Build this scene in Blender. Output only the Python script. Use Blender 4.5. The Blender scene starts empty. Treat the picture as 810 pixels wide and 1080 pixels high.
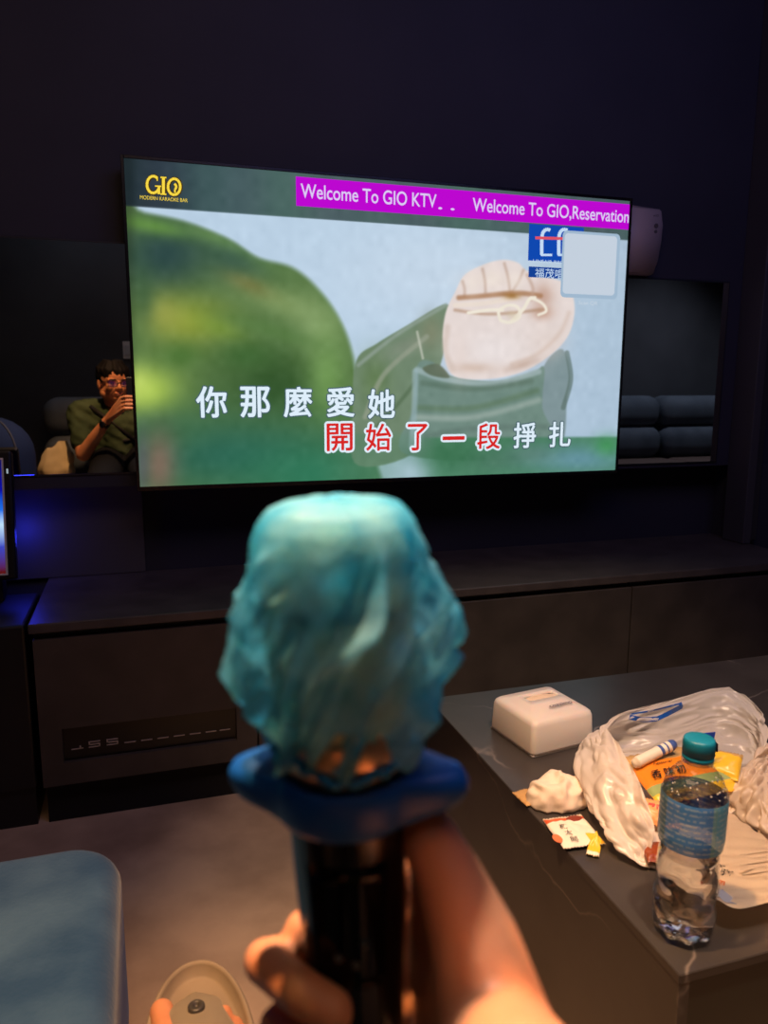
import bpy, bmesh, math, random
import numpy as np
from mathutils import Vector, Matrix, noise
random.seed(7)
sc = bpy.context.scene
COL = sc.collection
PI = math.pi

# ------------------------------------------------------------------ camera
CAM = Vector((-0.71240, -2.16419, 1.05))
YAW, PITCH, ROLL = math.radians(-17.563), math.radians(-9.681), math.radians(-0.219)
RM = Matrix.Rotation(YAW, 3, 'Z') @ Matrix.Rotation(PITCH, 3, 'X') @ Matrix.Rotation(ROLL, 3, 'Y')
cam_data = bpy.data.cameras.new('camera')
cam_data.sensor_fit = 'HORIZONTAL'
cam_data.sensor_width = 36.0
cam_data.lens = 36.0
cam_data.clip_start = 0.01
cam_data.dof.use_dof = True
cam_data.dof.focus_distance = 1.45
cam_data.dof.aperture_fstop = 10.0
cam = bpy.data.objects.new('camera', cam_data)
COL.objects.link(cam)
cam.matrix_world = Matrix.Translation(CAM) @ (RM @ Matrix.Rotation(PI / 2, 3, 'X')).to_4x4()
sc.camera = cam

# ------------------------------------------------------------------ world, exposure
w = bpy.data.worlds.new('world'); sc.world = w; w.use_nodes = True
w.node_tree.nodes['Background'].inputs[0].default_value = (0.02, 0.025, 0.05, 1)
w.node_tree.nodes['Background'].inputs[1].default_value = 0.2
sc.view_settings.view_transform = 'Standard'
sc.view_settings.look = 'None'
sc.view_settings.gamma = 1.0
sc.view_settings.use_curve_mapping = False
sc.view_settings.exposure = 0.0

# ------------------------------------------------------------------ lights
def spot(name, loc, target, power, color, angle, blend=0.6, radius=0.04):
    l = bpy.data.lights.new(name, 'SPOT'); l.energy = power; l.color = color
    l.spot_size = math.radians(angle); l.spot_blend = blend; l.shadow_soft_size = radius
    o = bpy.data.objects.new(name, l); COL.objects.link(o); o.location = loc
    o.rotation_euler = (Vector(target) - Vector(loc)).to_track_quat('-Z', 'Y').to_euler()
    return o
WARM = (1.0, 0.60, 0.30)
spot('downlight_seat', (-0.82, -1.50, 2.55), (-0.70, -1.90, 0.8), 230, (1.0, 0.54, 0.23), 66, 0.8, 0.04)
spot('downlight_table', (-0.22, -2.05, 2.5), (0.16, -1.18, 0.45), 130, (1.0, 0.70, 0.44), 46, 0.7, 0.05)
spot('downlight_sofa', (3.2, -2.3, 2.55), (3.2, -2.7, 0.6), 60, (0.8, 0.85, 1.0), 90, 0.9, 0.06)
spot('fill_back', (-0.9, -2.75, 2.6), (-0.9, -3.16, 1.2), 9, (0.8, 0.85, 1.0), 110, 0.9, 0.06)  # added dim fill so the back wall shows in the mirror
spot('fill_mic', (-0.60, -1.42, 2.6), (-0.635, -1.90, 0.98), 150, (0.95, 0.86, 0.80), 24, 0.8, 0.04)  # added narrow fill that brightens the microphone cover
def area(name, loc, target, power, color, size):
    l = bpy.data.lights.new(name, 'AREA'); l.energy = power; l.color = color; l.size = size
    o = bpy.data.objects.new(name, l); COL.objects.link(o); o.location = loc
    o.rotation_euler = (Vector(target) - Vector(loc)).to_track_quat('-Z', 'Y').to_euler()
    return o
area('fill_blue', (0.3, -1.3, 2.68), (0.3, 0.2, 0.9), 14, (0.36, 0.36, 1.0), 1.6)  # added bluish ambient fill that lifts the dark front wall
area('fill_warm', (-0.7, -1.6, 2.68), (-0.4, -0.6, 0.2), 12, (1.0, 0.62, 0.38), 1.2)  # added warm fill for the table side and cabinet fronts
glow = bpy.data.lights.new('terminal_led', 'POINT'); glow.energy = 0.35; glow.color = (0.03, 0.04, 1.0); glow.shadow_soft_size = 0.03
go = bpy.data.objects.new('terminal_led', glow); COL.objects.link(go); go.location = (-1.03, 0.02, 0.64)

# ------------------------------------------------------------------ helpers
def ray(px, py):
    return RM @ Vector(((px - 405) / 810, 1.0, (540 - py) / 810))
def on(px, py, axis, val):
    d = ray(px, py); t = (val - CAM[axis]) / d[axis]
    return CAM + d * t
def pix(p):
    q = RM.transposed() @ (Vector(p) - CAM)
    return 405 + 810 * q.x / q.y, 540 - 810 * q.z / q.y
TZ = 0.45
def T(px, py, h=0.0):
    return on(px, py, 2, TZ + h)

def s2l(c):
    c = c / 255.0
    return c / 12.92 if c <= 0.04045 else ((c + 0.055) / 1.055) ** 2.4
def rgb(r, g, b):
    return (s2l(r), s2l(g), s2l(b), 1.0)

def mat(name, color, rough=0.5, metal=0.0, spec=0.5, **kw):
    m = bpy.data.materials.new(name); m.use_nodes = True
    b = m.node_tree.nodes['Principled BSDF']
    c = color if len(color) == 4 else (*color, 1)
    b.inputs['Base Color'].default_value = c
    b.inputs['Roughness'].default_value = rough
    b.inputs['Metallic'].default_value = metal
    b.inputs['Specular IOR Level'].default_value = spec
    for k, v in kw.items():
        b.inputs[k].default_value = v
    return m
def N(m, t, **kw):
    n = m.node_tree.nodes.new(t)
    for k, v in kw.items():
        setattr(n, k, v)
    return n
def L(m, a, b):
    m.node_tree.links.new(a, b)
def bsdf(m):
    return m.node_tree.nodes['Principled BSDF']
def vary(m, c1, c2, scale=5, detail=4, bump=0.0, bscale=None, lo=0.35, hi=0.65):
    tc = N(m, 'ShaderNodeTexCoord'); nz = N(m, 'ShaderNodeTexNoise')
    nz.inputs['Scale'].default_value = scale; nz.inputs['Detail'].default_value = detail
    L(m, tc.outputs['Object'], nz.inputs['Vector'])
    cr = N(m, 'ShaderNodeValToRGB')
    cr.color_ramp.elements[0].position = lo; cr.color_ramp.elements[1].position = hi
    cr.color_ramp.elements[0].color = c1; cr.color_ramp.elements[1].color = c2
    L(m, nz.outputs[0], cr.inputs[0]); L(m, cr.outputs[0], bsdf(m).inputs['Base Color'])
    if bump:
        n2 = N(m, 'ShaderNodeTexNoise'); n2.inputs['Scale'].default_value = bscale or scale * 6
        L(m, tc.outputs['Object'], n2.inputs['Vector'])
        bp = N(m, 'ShaderNodeBump'); bp.inputs['Strength'].default_value = bump; bp.inputs['Distance'].default_value = 0.002
        L(m, n2.outputs[0], bp.inputs['Height']); L(m, bp.outputs[0], bsdf(m).inputs['Normal'])
    return m
def emit(name, color, s=1.0):
    m = bpy.data.materials.new(name); m.use_nodes = True
    nt = m.node_tree; nt.nodes.clear()
    e = nt.nodes.new('ShaderNodeEmission'); o = nt.nodes.new('ShaderNodeOutputMaterial')
    e.inputs[0].default_value = color; e.inputs[1].default_value = s
    nt.links.new(e.outputs[0], o.inputs[0])
    return m

LOC = {}
def parent_to(o, parent):
    if parent is not None:
        o.parent = parent
        if parent.name in LOC:
            o.matrix_parent_inverse = Matrix.Translation(-LOC[parent.name])
def add(name, me, mats, parent=None, smooth=False):
    o = bpy.data.objects.new(name, me); COL.objects.link(o)
    for m in (mats if isinstance(mats, (list, tuple)) else [mats]):
        me.materials.append(m)
    if smooth:
        for p in me.polygons: p.use_smooth = True
    parent_to(o, parent)
    return o
def obj(name, bm, mats, parent=None, smooth=False, recalc=True):
    if recalc:
        bmesh.ops.recalc_face_normals(bm, faces=bm.faces)
    me = bpy.data.meshes.new(name); bm.to_mesh(me); bm.free()
    return add(name, me, mats, parent, smooth)
def thing(name, label, cat, loc, group=None):
    o = bpy.data.objects.new(name, None); COL.objects.link(o); o.location = loc
    o.empty_display_size = 0.05
    LOC[o.name] = Vector(loc)
    return tag(o, label, cat, group)
def tag(o, label, cat, group=None):
    o['label'] = label; o['category'] = cat
    if group: o['group'] = group
    return o
def struct(o):
    o['kind'] = 'structure'; return o

def BM():
    return bmesh.new()
def box(bm, x0, x1, y0, y1, z0, z1, bev=0.0, seg=2, M=None):
    r = bmesh.ops.create_cube(bm, size=1.0)
    vs = r['verts']
    for v in vs:
        v.co = Vector(((x0 + x1) / 2 + v.co.x * (x1 - x0), (y0 + y1) / 2 + v.co.y * (y1 - y0), (z0 + z1) / 2 + v.co.z * (z1 - z0)))
    if bev:
        es = list({e for v in vs for e in v.link_edges})
        rb = bmesh.ops.bevel(bm, geom=es, offset=bev, segments=seg, profile=0.5, affect='EDGES')
        vs = list({v for v in rb['verts']} | {v for v in vs if v.is_valid})
    if M is not None:
        for v in vs: v.co = M @ v.co
    return vs
def frame_to(a, b):
    d = (Vector(b) - Vector(a)); q = d.to_track_quat('Z', 'Y')
    return Matrix.Translation(Vector(a)) @ q.to_matrix().to_4x4(), d.length
def lathe(bm, prof, M=None, seg=48, cap=True, fn=None, mi=0):
    """prof: list of (r, z)"""
    rings = []
    for k, (r, z) in enumerate(prof):
        ring = []
        for i in range(seg):
            a = 2 * PI * i / seg
            rr = r * (fn(a, z) if fn else 1.0)
            p = Vector((rr * math.cos(a), rr * math.sin(a), z))
            ring.append(bm.verts.new(M @ p if M is not None else p))
        rings.append(ring)
    for a, b in zip(rings, rings[1:]):
        for i in range(seg):
            f = bm.faces.new((a[i], a[(i + 1) % seg], b[(i + 1) % seg], b[i])); f.material_index = mi
    if cap:
        for rg in (rings[0], rings[-1]):
            try: f = bm.faces.new(rg); f.material_index = mi
            except Exception: pass
    return rings
def caps(bm, a, b, ra, rb, seg=20, n=6):
    M, l = frame_to(a, b) if (Vector(b) - Vector(a)).length > 1e-6 else (Matrix.Translation(Vector(a)), 0.0)
    prof = []
    for i in range(n + 1):
        t = -PI / 2 + PI / 2 * i / n
        prof.append((max(ra * math.cos(t), 1e-5), ra * math.sin(t)))
    for i in range(n + 1):
        t = PI / 2 * i / n
        prof.append((max(rb * math.cos(t), 1e-5), l + rb * math.sin(t)))
    lathe(bm, prof, M, seg)
def chain(bm, pts):
    for (a, ra), (b, rb) in zip(pts, pts[1:]):
        caps(bm, a, b, ra, rb)
def ell(bm, c, r, M=None, u=24, v=16):
    rr = bmesh.ops.create_uvsphere(bm, u_segments=u, v_segments=v, radius=1.0)
    for vv in rr['verts']:
        p = Vector((vv.co.x * r[0], vv.co.y * r[1], vv.co.z * r[2]))
        if M is not None: p = M @ p
        vv.co = p + Vector(c)
def remesh(bm, voxel, smooth=6, fac=0.5, name='tmp'):
    bmesh.ops.recalc_face_normals(bm, faces=bm.faces)
    me = bpy.data.meshes.new(name); bm.to_mesh(me); bm.free()
    o = bpy.data.objects.new(name, me); COL.objects.link(o)
    r = o.modifiers.new('r', 'REMESH'); r.mode = 'VOXEL'; r.voxel_size = voxel
    if smooth:
        s = o.modifiers.new('s', 'SMOOTH'); s.iterations = smooth; s.factor = fac
    bpy.context.view_layer.update()
    dg = bpy.context.evaluated_depsgraph_get()
    out = bpy.data.meshes.new_from_object(o.evaluated_get(dg))
    bpy.data.objects.remove(o); bpy.data.meshes.remove(me)
    return out
def join_meshes(ms, name):
    bm = BM()
    for m in ms: bm.from_mesh(m)
    me = bpy.data.meshes.new(name); bm.to_mesh(me); bm.free()
    return me
def tube(bm, pts, r, seg=10, closed=False):
    pts = [Vector(p) for p in pts]; n = len(pts); rings = []
    up = Vector((0, 0, 1))
    for i, p in enumerate(pts):
        d = (pts[(i + 1) % n] - pts[i - 1]) if closed else (pts[min(i + 1, n - 1)] - pts[max(i - 1, 0)])
        d.normalize()
        s = d.cross(up)
        if s.length < 1e-3: s = d.cross(Vector((1, 0, 0)))
        s.normalize(); t = s.cross(d)
        rr = r[i] if isinstance(r, (list, tuple)) else r
        rings.append([bm.verts.new(p + s * rr * math.cos(2 * PI * k / seg) + t * rr * math.sin(2 * PI * k / seg)) for k in range(seg)])
    m = n if closed else n - 1
    for i in range(m):
        a, b = rings[i], rings[(i + 1) % n]
        for k in range(seg):
            bm.faces.new((a[k], a[(k + 1) % seg], b[(k + 1) % seg], b[k]))
    if not closed:
        bm.faces.new(rings[0]); bm.faces.new(rings[-1])
def catmull(pts, n, closed=True):
    pts = [Vector(p) for p in pts]; m = len(pts); out = []
    for i in range(n):
        t = i / n * m if closed else i / (n - 1) * (m - 1)
        k = int(t); f = t - k
        if not closed and k >= m - 1: k, f = m - 2, 1.0
        g = (lambda j: pts[j % m]) if closed else (lambda j: pts[max(0, min(m - 1, j))])
        p0, p1, p2, p3 = g(k - 1), g(k), g(k + 1), g(k + 2)
        out.append(0.5 * ((2 * p1) + (p2 - p0) * f + (2 * p0 - 5 * p1 + 4 * p2 - p3) * f * f + (3 * p1 - p0 - 3 * p2 + p3) * f ** 3))
    return out
def text_mesh(body, size, offset=0.0, align='LEFT', extrude=0.0, shear=0.0, space=1.0):
    c = bpy.data.curves.new('t', 'FONT'); c.body = body; c.size = size; c.offset = offset * size
    c.align_x = align; c.align_y = 'BOTTOM_BASELINE'; c.extrude = extrude; c.shear = shear; c.space_character = space
    o = bpy.data.objects.new('t', c); COL.objects.link(o)
    bpy.context.view_layer.update()
    dg = bpy.context.evaluated_depsgraph_get()
    me = bpy.data.meshes.new_from_object(o.evaluated_get(dg))
    bpy.data.objects.remove(o); bpy.data.curves.remove(c)
    return me
def fit_text(bm, body, M, width=None, height=None, center=True, mi=0, **kw):
    """add text to bm, in the XY plane of M, scaled to width and/or height"""
    me = text_mesh(body, 1.0, **kw)
    co = np.array([v.co[:] for v in me.vertices])
    lo, hi = co.min(0), co.max(0)
    sx = width / (hi[0] - lo[0]) if width else None
    sy = height / (hi[1] - lo[1]) if height else None
    sx = sx or sy; sy = sy or sx
    c = (lo + hi) / 2 if center else lo
    vs = [bm.verts.new(M @ Vector(((p[0] - c[0]) * sx, (p[1] - c[1]) * sy, 0))) for p in co]
    for p in me.polygons:
        try:
            f = bm.faces.new([vs[i] for i in p.vertices]); f.material_index = mi
        except Exception: pass
    bpy.data.meshes.remove(me)

# ------------------------------------------------------------------ materials of the room
m_wall = vary(mat('wall_paint', rgb(40, 40, 54), 0.75), rgb(36, 36, 50), rgb(44, 43, 56), 3)
m_back = vary(mat('wall_back_paint', rgb(74, 76, 82), 0.8), rgb(66, 68, 74), rgb(82, 84, 90), 2)
m_ceil = mat('ceiling_paint', rgb(30, 30, 36), 0.9)
m_floor = vary(mat('floor_concrete', rgb(120, 110, 104), 0.55, spec=0.35), rgb(148, 124, 104), rgb(196, 168, 142), 4, 9, 0.15, 40)
m_black = mat('black_laminate', rgb(22, 22, 24), 0.45)
m_lam = vary(mat('dark_laminate', rgb(66, 60, 54), 0.5), rgb(60, 54, 48), rgb(72, 65, 58), 9)
m_top = vary(mat('worktop_laminate', rgb(72, 66, 62), 0.38), rgb(66, 60, 57), rgb(80, 73, 69), 12)
m_kick = mat('kick_black', rgb(8, 8, 8), 0.8)  # plain black of the cabinets' kick plates
m_mirror = mat('smoked_mirror', (0.50, 0.50, 0.52), 0.012, 1.0)

def stone():
    m = mat('black_marble', rgb(58, 54, 54), 0.32, spec=0.45)
    tc = N(m, 'ShaderNodeTexCoord')
    nz = N(m, 'ShaderNodeTexNoise'); nz.inputs['Scale'].default_value = 3.0; nz.inputs['Detail'].default_value = 5
    L(m, tc.outputs['Object'], nz.inputs['Vector'])
    mx = N(m, 'ShaderNodeMix', data_type='VECTOR'); mx.inputs[0].default_value = 0.22
    L(m, tc.outputs['Object'], mx.inputs[4]); L(m, nz.outputs[1], mx.inputs[5])
    vo = N(m, 'ShaderNodeTexVoronoi', feature='DISTANCE_TO_EDGE'); vo.inputs['Scale'].default_value = 3.0
    L(m, mx.outputs[1], vo.inputs['Vector'])
    cr = N(m, 'ShaderNodeValToRGB')
    cr.color_ramp.elements[0].position = 0.0; cr.color_ramp.elements[0].color = (1, 1, 1, 1)
    cr.color_ramp.elements[1].position = 0.0062; cr.color_ramp.elements[1].color = (0, 0, 0, 1)
    L(m, vo.outputs['Distance'], cr.inputs[0])
    n3 = N(m, 'ShaderNodeTexNoise'); n3.inputs['Scale'].default_value = 4.5
    L(m, tc.outputs['Object'], n3.inputs['Vector'])
    c3 = N(m, 'ShaderNodeValToRGB'); c3.color_ramp.elements[0].position = 0.40; c3.color_ramp.elements[1].position = 0.66
    L(m, n3.outputs[0], c3.inputs[0])
    mu = N(m, 'ShaderNodeMath', operation='MULTIPLY'); L(m, cr.outputs[0], mu.inputs[0]); L(m, c3.outputs[0], mu.inputs[1])
    n4 = N(m, 'ShaderNodeTexNoise'); n4.inputs['Scale'].default_value = 14; n4.inputs['Detail'].default_value = 6
    L(m, tc.outputs['Object'], n4.inputs['Vector'])
    c4 = N(m, 'ShaderNodeValToRGB'); c4.color_ramp.elements[0].color = rgb(50, 46, 46); c4.color_ramp.elements[1].color = rgb(70, 66, 65)
    L(m, n4.outputs[0], c4.inputs[0])
    mc = N(m, 'ShaderNodeMix', data_type='RGBA'); L(m, mu.outputs[0], mc.inputs[0]); L(m, c4.outputs[0], mc.inputs[6])
    mc.inputs[7].default_value = rgb(140, 130, 124)
    L(m, mc.outputs[2], bsdf(m).inputs['Base Color'])
    return m
m_stone = stone()

# ------------------------------------------------------------------ room shell
X0, X1, YB, ZC = -1.95, 4.4, -3.16, 2.7
def sbox(name, x0, x1, y0, y1, z0, z1, m):
    b = BM(); box(b, x0, x1, y0, y1, z0, z1)
    return struct(obj(name, b, m))
sbox('floor', X0 - .1, X1 + .1, YB - .1, 0.4, -0.1, 0.0, m_floor)
sbox('ceiling', X0 - .1, X1 + .1, YB - .1, 0.4, ZC, ZC + .1, m_ceil)
sbox('wall_back', X0 - .1, X1 + .1, YB - .1, YB, 0, ZC, m_back)
sbox('wall_left', X0 - .1, X0, YB, 0.4, 0, ZC, m_wall)
sbox('wall_right', X1, X1 + .1, YB, 0.4, 0, ZC, m_wall)
b = BM()
box(b, X0, X1, 0.0, 0.1, 0.768, ZC)          # wall above the niche
box(b, X0, X1, 0.102, 0.2, 0, 0.768)         # back of the niche
box(b, 1.26, X1, -0.02, 0.1, 0, 0.768)
box(b, X0, -1.16, -0.02, 0.1, 0, 0.768)
struct(obj('wall_front', b, m_wall))
b = BM(); box(b, 1.218, 1.25, -0.10, 0.0, 0.508, 2.69, 0.003)
struct(obj('trim_1', b, mat('trim_paint', rgb(62, 60, 66), 0.5)))
b = BM(); box(b, 1.30, 1.325, -0.045, -0.021, 0.508, 2.69, 0.003)
struct(obj('trim_2', b, mat('trim_paint_dark', rgb(52, 50, 52), 0.5)))

# ------------------------------------------------------------------ mirrors
def mirror(x0, x1, z0, z1, label):
    t = thing('wall_mirror', label, 'mirror', ((x0 + x1) / 2, 0, z0))
    b = BM(); box(b, x0, x1, -0.006, -0.0008, z0, z1, 0.0012, 1); obj('mirror_glass', b, m_mirror, t)
    b = BM(); box(b, x0 - .003, x1 + .003, -0.0035, 0.0, z1, z1 + .004)
    box(b, x0 - .003, x1 + .003, -0.0035, 0.0, z0 - .004, z0); box(b, x1, x1 + .004, -0.0035, 0, z0, z1); box(b, x0 - .004, x0, -0.0035, 0, z0, z1)
    obj('mirror_edge', b, mat('mirror_edge', rgb(70, 72, 80), 0.3, 0.8), t)
mirror(-1.62, -0.30, 0.806, 1.394, 'dark smoked wall mirror left of the television, showing the seated man')
mirror(0.36, 1.163, 0.783, 1.373, 'dark smoked wall mirror right of the television, showing empty sofa rolls')

# ------------------------------------------------------------------ television
YS = -0.07
tl, tr, bl, br = [on(x, y, 1, YS) for x, y in ((130.5, 167), (665, 211.5), (148, 513.5), (647.5, 496))]
TX0, TX1 = -0.72, 0.72
TZ0, TZ1 = 1.1793 - 0.405, 1.1793 + 0.405
tv = thing('television', 'large wall-mounted television playing a karaoke video with Chinese lyrics', 'television', (0, 0, TZ0))
b = BM()
box(b, TX0 - .008, TX1 + .008, -0.068, -0.035, TZ0 - .012, TZ1 + .008, 0.003)
obj('back_housing', b, mat('television_black', rgb(14, 14, 16), 0.35), tv)
b = BM()
for x0, x1, z0, z1 in ((TX0 - .008, TX0, TZ0 - .012, TZ1 + .008), (TX1, TX1 + .008, TZ0 - .012, TZ1 + .008), (TX0, TX1, TZ1, TZ1 + .008), (TX0, TX1, TZ0 - .012, TZ0)):
    box(b, x0, x1, -0.074, -0.066, z0, z1, 0.001, 1)
obj('bezel', b, mat('television_bezel', rgb(20, 20, 22), 0.25), tv)
b = BM(); box(b, -0.25, 0.25, -0.035, -0.0008, 1.0, 1.4, 0.004); obj('wall_bracket', b, m_black, tv)

# the film picture: a grid of screen pixels, each a vertex with the colour it glows
NX, NZ = 512, 288
xs = np.linspace(TX0, TX1, NX); zs = np.linspace(TZ0, TZ1, NZ)
GX, GZ = np.meshgrid(xs, zs)
Rn = np.array(RM); D = np.stack([GX.ravel() - CAM.x, np.full(GX.size, YS - CAM.y), GZ.ravel() - CAM.z], 1) @ Rn
PX = 405 + 810 * D[:, 0] / D[:, 1]; PY = 540 - 810 * D[:, 2] / D[:, 1]
P = np.stack([PX, PY], 1)
img = np.zeros((P.shape[0], 3))
rng = np.random.RandomState(3)
def ss(a, b_, x):
    t = np.clip((x - a) / (b_ - a), 0, 1); return t * t * (3 - 2 * t)
def sd_poly(poly):
    poly = np.array(poly, float); d = np.full(P.shape[0], 1e9); inside = np.zeros(P.shape[0], bool)
    for i in range(len(poly)):
        a, c = poly[i - 1], poly[i]; e = c - a; v = P - a
        t = np.clip((v @ e) / (e @ e + 1e-9), 0, 1)
        d = np.minimum(d, np.linalg.norm(v - t[:, None] * e, axis=1))
        cond = ((a[1] > P[:, 1]) != (c[1] > P[:, 1])) & (P[:, 0] < (c[0] - a[0]) * (P[:, 1] - a[1]) / (c[1] - a[1] + 1e-9) + a[0])
        inside ^= cond
    return np.where(inside, -d, d)
def smooth_poly(pts, n=80):
    return [tuple(p[:2]) for p in catmull([Vector((x, y, 0)) for x, y in pts], n)]
def paint(mask, col):
    global img
    img = img * (1 - mask[:, None]) + np.array(col, float) * mask[:, None]
def blob(cx, cy, rx, ry, col, a=1.0, rot=0.0, soft=1.0):
    c, s = math.cos(rot), math.sin(rot)
    u = ((PX - cx) * c + (PY - cy) * s) / rx; v = (-(PX - cx) * s + (PY - cy) * c) / ry
    paint(a * np.exp(-(u * u + v * v) * 1.2 / soft), col)
def poly(pts, col, blur=1.5, a=1.0, smooth=True):
    paint(a * ss(blur, -blur, sd_poly(smooth_poly(pts) if smooth else pts)), col)
def line(pts, wd, col, a=1.0, blur=1.2):
    pts = [tuple(p[:2]) for p in catmull([Vector((x, y, 0)) for x, y in pts], 24, False)]
    d = np.full(P.shape[0], 1e9)
    for p, q in zip(pts, pts[1:]):
        p, q = np.array(p), np.array(q); e = q - p; v = P - p
        t = np.clip((v @ e) / (e @ e + 1e-9), 0, 1); d = np.minimum(d, np.linalg.norm(v - t[:, None] * e, axis=1))
    paint(a * ss(wd + blur, wd - blur, d), col)
# sky
skyc = np.array([186, 208, 228.]); img[:] = skyc
paint(0.8 * ss(420, 660, PX), (168, 190, 210))
paint(0.55 * np.exp(-((PX - 470) / 120) ** 2 - ((PY - 290) / 60) ** 2), (206, 220, 235))
# blurred greenery
poly([(110, 214), (150, 224), (195, 234), (240, 252), (272, 272), (310, 283), (340, 310), (362, 345), (374, 385), (378, 440), (385, 540), (110, 540)], (88, 118, 70), 4)
gm = ss(4, -4, sd_poly(smooth_poly([(110, 214), (150, 224), (195, 234), (240, 252), (272, 272), (310, 283), (340, 310), (362, 345), (374, 385), (378, 440), (385, 540), (110, 540)])))
keep = img.copy()
blob(175, 268, 60, 45, (44, 70, 70), 0.95)
blob(160, 238, 50, 10, (105, 150, 70), 0.8, 0.2)
blob(240, 258, 45, 9, (120, 160, 90), 0.8, 0.45)
blob(200, 338, 45, 30, (150, 160, 60), 0.85)
blob(172, 330, 22, 22, (165, 165, 80), 0.6)
blob(152, 315, 12, 30, (60, 90, 60), 0.6)
blob(155, 415, 38, 28, (178, 205, 84), 0.95, -0.3)
blob(143, 405, 20, 22, (205, 225, 110), 0.7)
blob(245, 275, 40, 22, (58, 88, 74), 0.8, 0.4)
blob(290, 405, 60, 40, (52, 84, 44), 0.95)
blob(260, 375, 30, 16, (60, 100, 50), 0.7)
blob(300, 320, 60, 16, (128, 152, 96), 0.9, 0.35)
blob(335, 345, 25, 40, (132, 158, 104), 0.9, -0.4)
blob(262, 300, 28, 10, (122, 120, 70), 0.7, 0.4)
blob(345, 400, 22, 50, (120, 160, 90), 0.8)
blob(230, 345, 30, 12, (120, 150, 60), 0.6, 0.3)
blob(190, 375, 24, 14, (70, 110, 50), 0.7)
blob(290, 350, 70, 10, (90, 125, 70), 0.7, 0.3)
blob(240, 480, 140, 45, (44, 98, 82), 0.95)
blob(330, 500, 90, 40, (48, 120, 90), 0.9)
blob(170, 455, 40, 20, (60, 104, 70), 0.8)
blob(168, 490, 20, 40, (128, 104, 90), 0.9)
blob(150, 490, 8, 40, (90, 90, 100), 0.6)
img = keep * (1 - gm[:, None]) + img * gm[:, None]
# sleeve of the raised arm
poly([(376, 380), (398, 362), (430, 343), (470, 321), (478, 340), (470, 365), (462, 392), (448, 420), (440, 475), (376, 490), (372, 430)], (112, 134, 110), 1.5)
blob(395, 400, 18, 30, (92, 120, 70), 0.6); blob(430, 365, 30, 10, (130, 142, 124), 0.8, -0.4); blob(455, 350, 14, 20, (126, 130, 104), 0.7)
line([(378, 385), (420, 352), (470, 322)], 2.0, (142, 158, 146), 0.8, 2)
line([(385, 440), (405, 395), (450, 355)], 2.5, (150, 158, 140), 0.7, 2)
line([(440, 350), (446, 378)], 1.2, (190, 195, 180), 0.8)
line([(398, 450), (425, 420), (440, 400)], 2, (80, 104, 76), 0.6, 2)
# fabric behind the wrist
poly([(570, 395), (592, 368), (601, 395), (598, 420), (592, 470), (560, 470)], (128, 148, 152), 1.5)
line([(598, 372), (602, 400), (594, 430)], 2.5, (92, 112, 106), 0.7)
# cuff
poly([(440, 386), (455, 381), (475, 396), (520, 402), (560, 394), (574, 388), (572, 430), (582, 480), (430, 480), (436, 430)], (112, 138, 128), 1.5)
line([(440, 390), (470, 400), (520, 405), (568, 392)], 3, (150, 172, 172), 0.9, 2)
line([(446, 404), (500, 410), (560, 402)], 3, (88, 112, 98), 0.7, 3)
line([(440, 440), (500, 440), (568, 422)], 3, (150, 168, 160), 0.8, 3)
line([(440, 430), (500, 430), (566, 412)], 3, (96, 122, 98), 0.7, 3)
line([(450, 460), (500, 452), (575, 450)], 3, (96, 118, 110), 0.6, 3)
line([(438, 392), (437, 430), (434, 470)], 3, (150, 175, 180), 0.7, 2)
poly([(446, 388), (462, 384), (474, 398), (455, 396)], (96, 110, 92), 1.5)
# fist
poly([(470, 330), (480, 308), (490, 290), (510, 279), (530, 274), (546, 277), (556, 286), (575, 292), (598, 300), (606, 322), (602, 348), (588, 368), (560, 388), (530, 398), (495, 400), (474, 392), (467, 360)], (228, 215, 211), 1.5)
blob(520, 370, 40, 24, (234, 225, 224), 0.8); blob(578, 360, 20, 18, (220, 204, 196), 0.5, -0.5); blob(520, 295, 30, 10, (232, 218, 208), 0.6); blob(485, 372, 12, 26, (230, 214, 208), 0.6)
blob(500, 388, 24, 6, (196, 166, 146), 0.5); blob(550, 385, 22, 5, (188, 158, 140), 0.6, -0.3)
blob(573, 312, 12, 14, (186, 146, 126), 0.7); blob(572, 330, 12, 8, (180, 132, 106), 0.6)
for x0, y0, x1, y1 in ((509, 284, 512, 308), (532, 278, 538, 308), (552, 285, 540, 308), (488, 297, 490, 312)):
    line([(x0, y0), ((x0 + x1) / 2 + 1, (y0 + y1) / 2), (x1, y1)], 1.4, (182, 152, 134), 0.6, 2)
line([(484, 314), (510, 312), (545, 309), (570, 312)], 2.6, (168, 122, 88), 0.8, 2)
line([(480, 327), (510, 331), (540, 330), (575, 326)], 1.6, (170, 132, 104), 0.6, 2)
line([(480, 322), (510, 320), (545, 314)], 2.4, (234, 220, 208), 0.9)
blob(540, 312, 10, 4, (150, 100, 40), 0.8)
for cx_, cy_ in ((498, 300), (520, 294), (544, 296)):
    blob(cx_, cy_, 8, 11, (240, 228, 218), 0.6)
line([(556, 290), (562, 304), (560, 316)], 1.6, (188, 156, 138), 0.6, 2)
line([(600, 330), (590, 352), (566, 374), (540, 384)], 2.0, (206, 182, 168), 0.5, 3)
line([(472, 345), (470, 370), (478, 390)], 3.0, (206, 186, 174), 0.5, 3)
# the string tied in the fist
ST = (238, 230, 214)
line([(494, 330), (515, 327), (530, 327)], 1.7, ST)
line([(528, 338), (526, 328), (536, 322), (546, 324), (548, 334), (538, 340), (528, 338)], 1.6, ST)
line([(540, 338), (552, 326), (558, 316), (564, 314)], 1.8, ST)
line([(560, 314), (572, 320), (576, 328), (568, 332)], 1.4, ST)
blob(540, 332, 7, 5, (206, 190, 160), 0.5)
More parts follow.
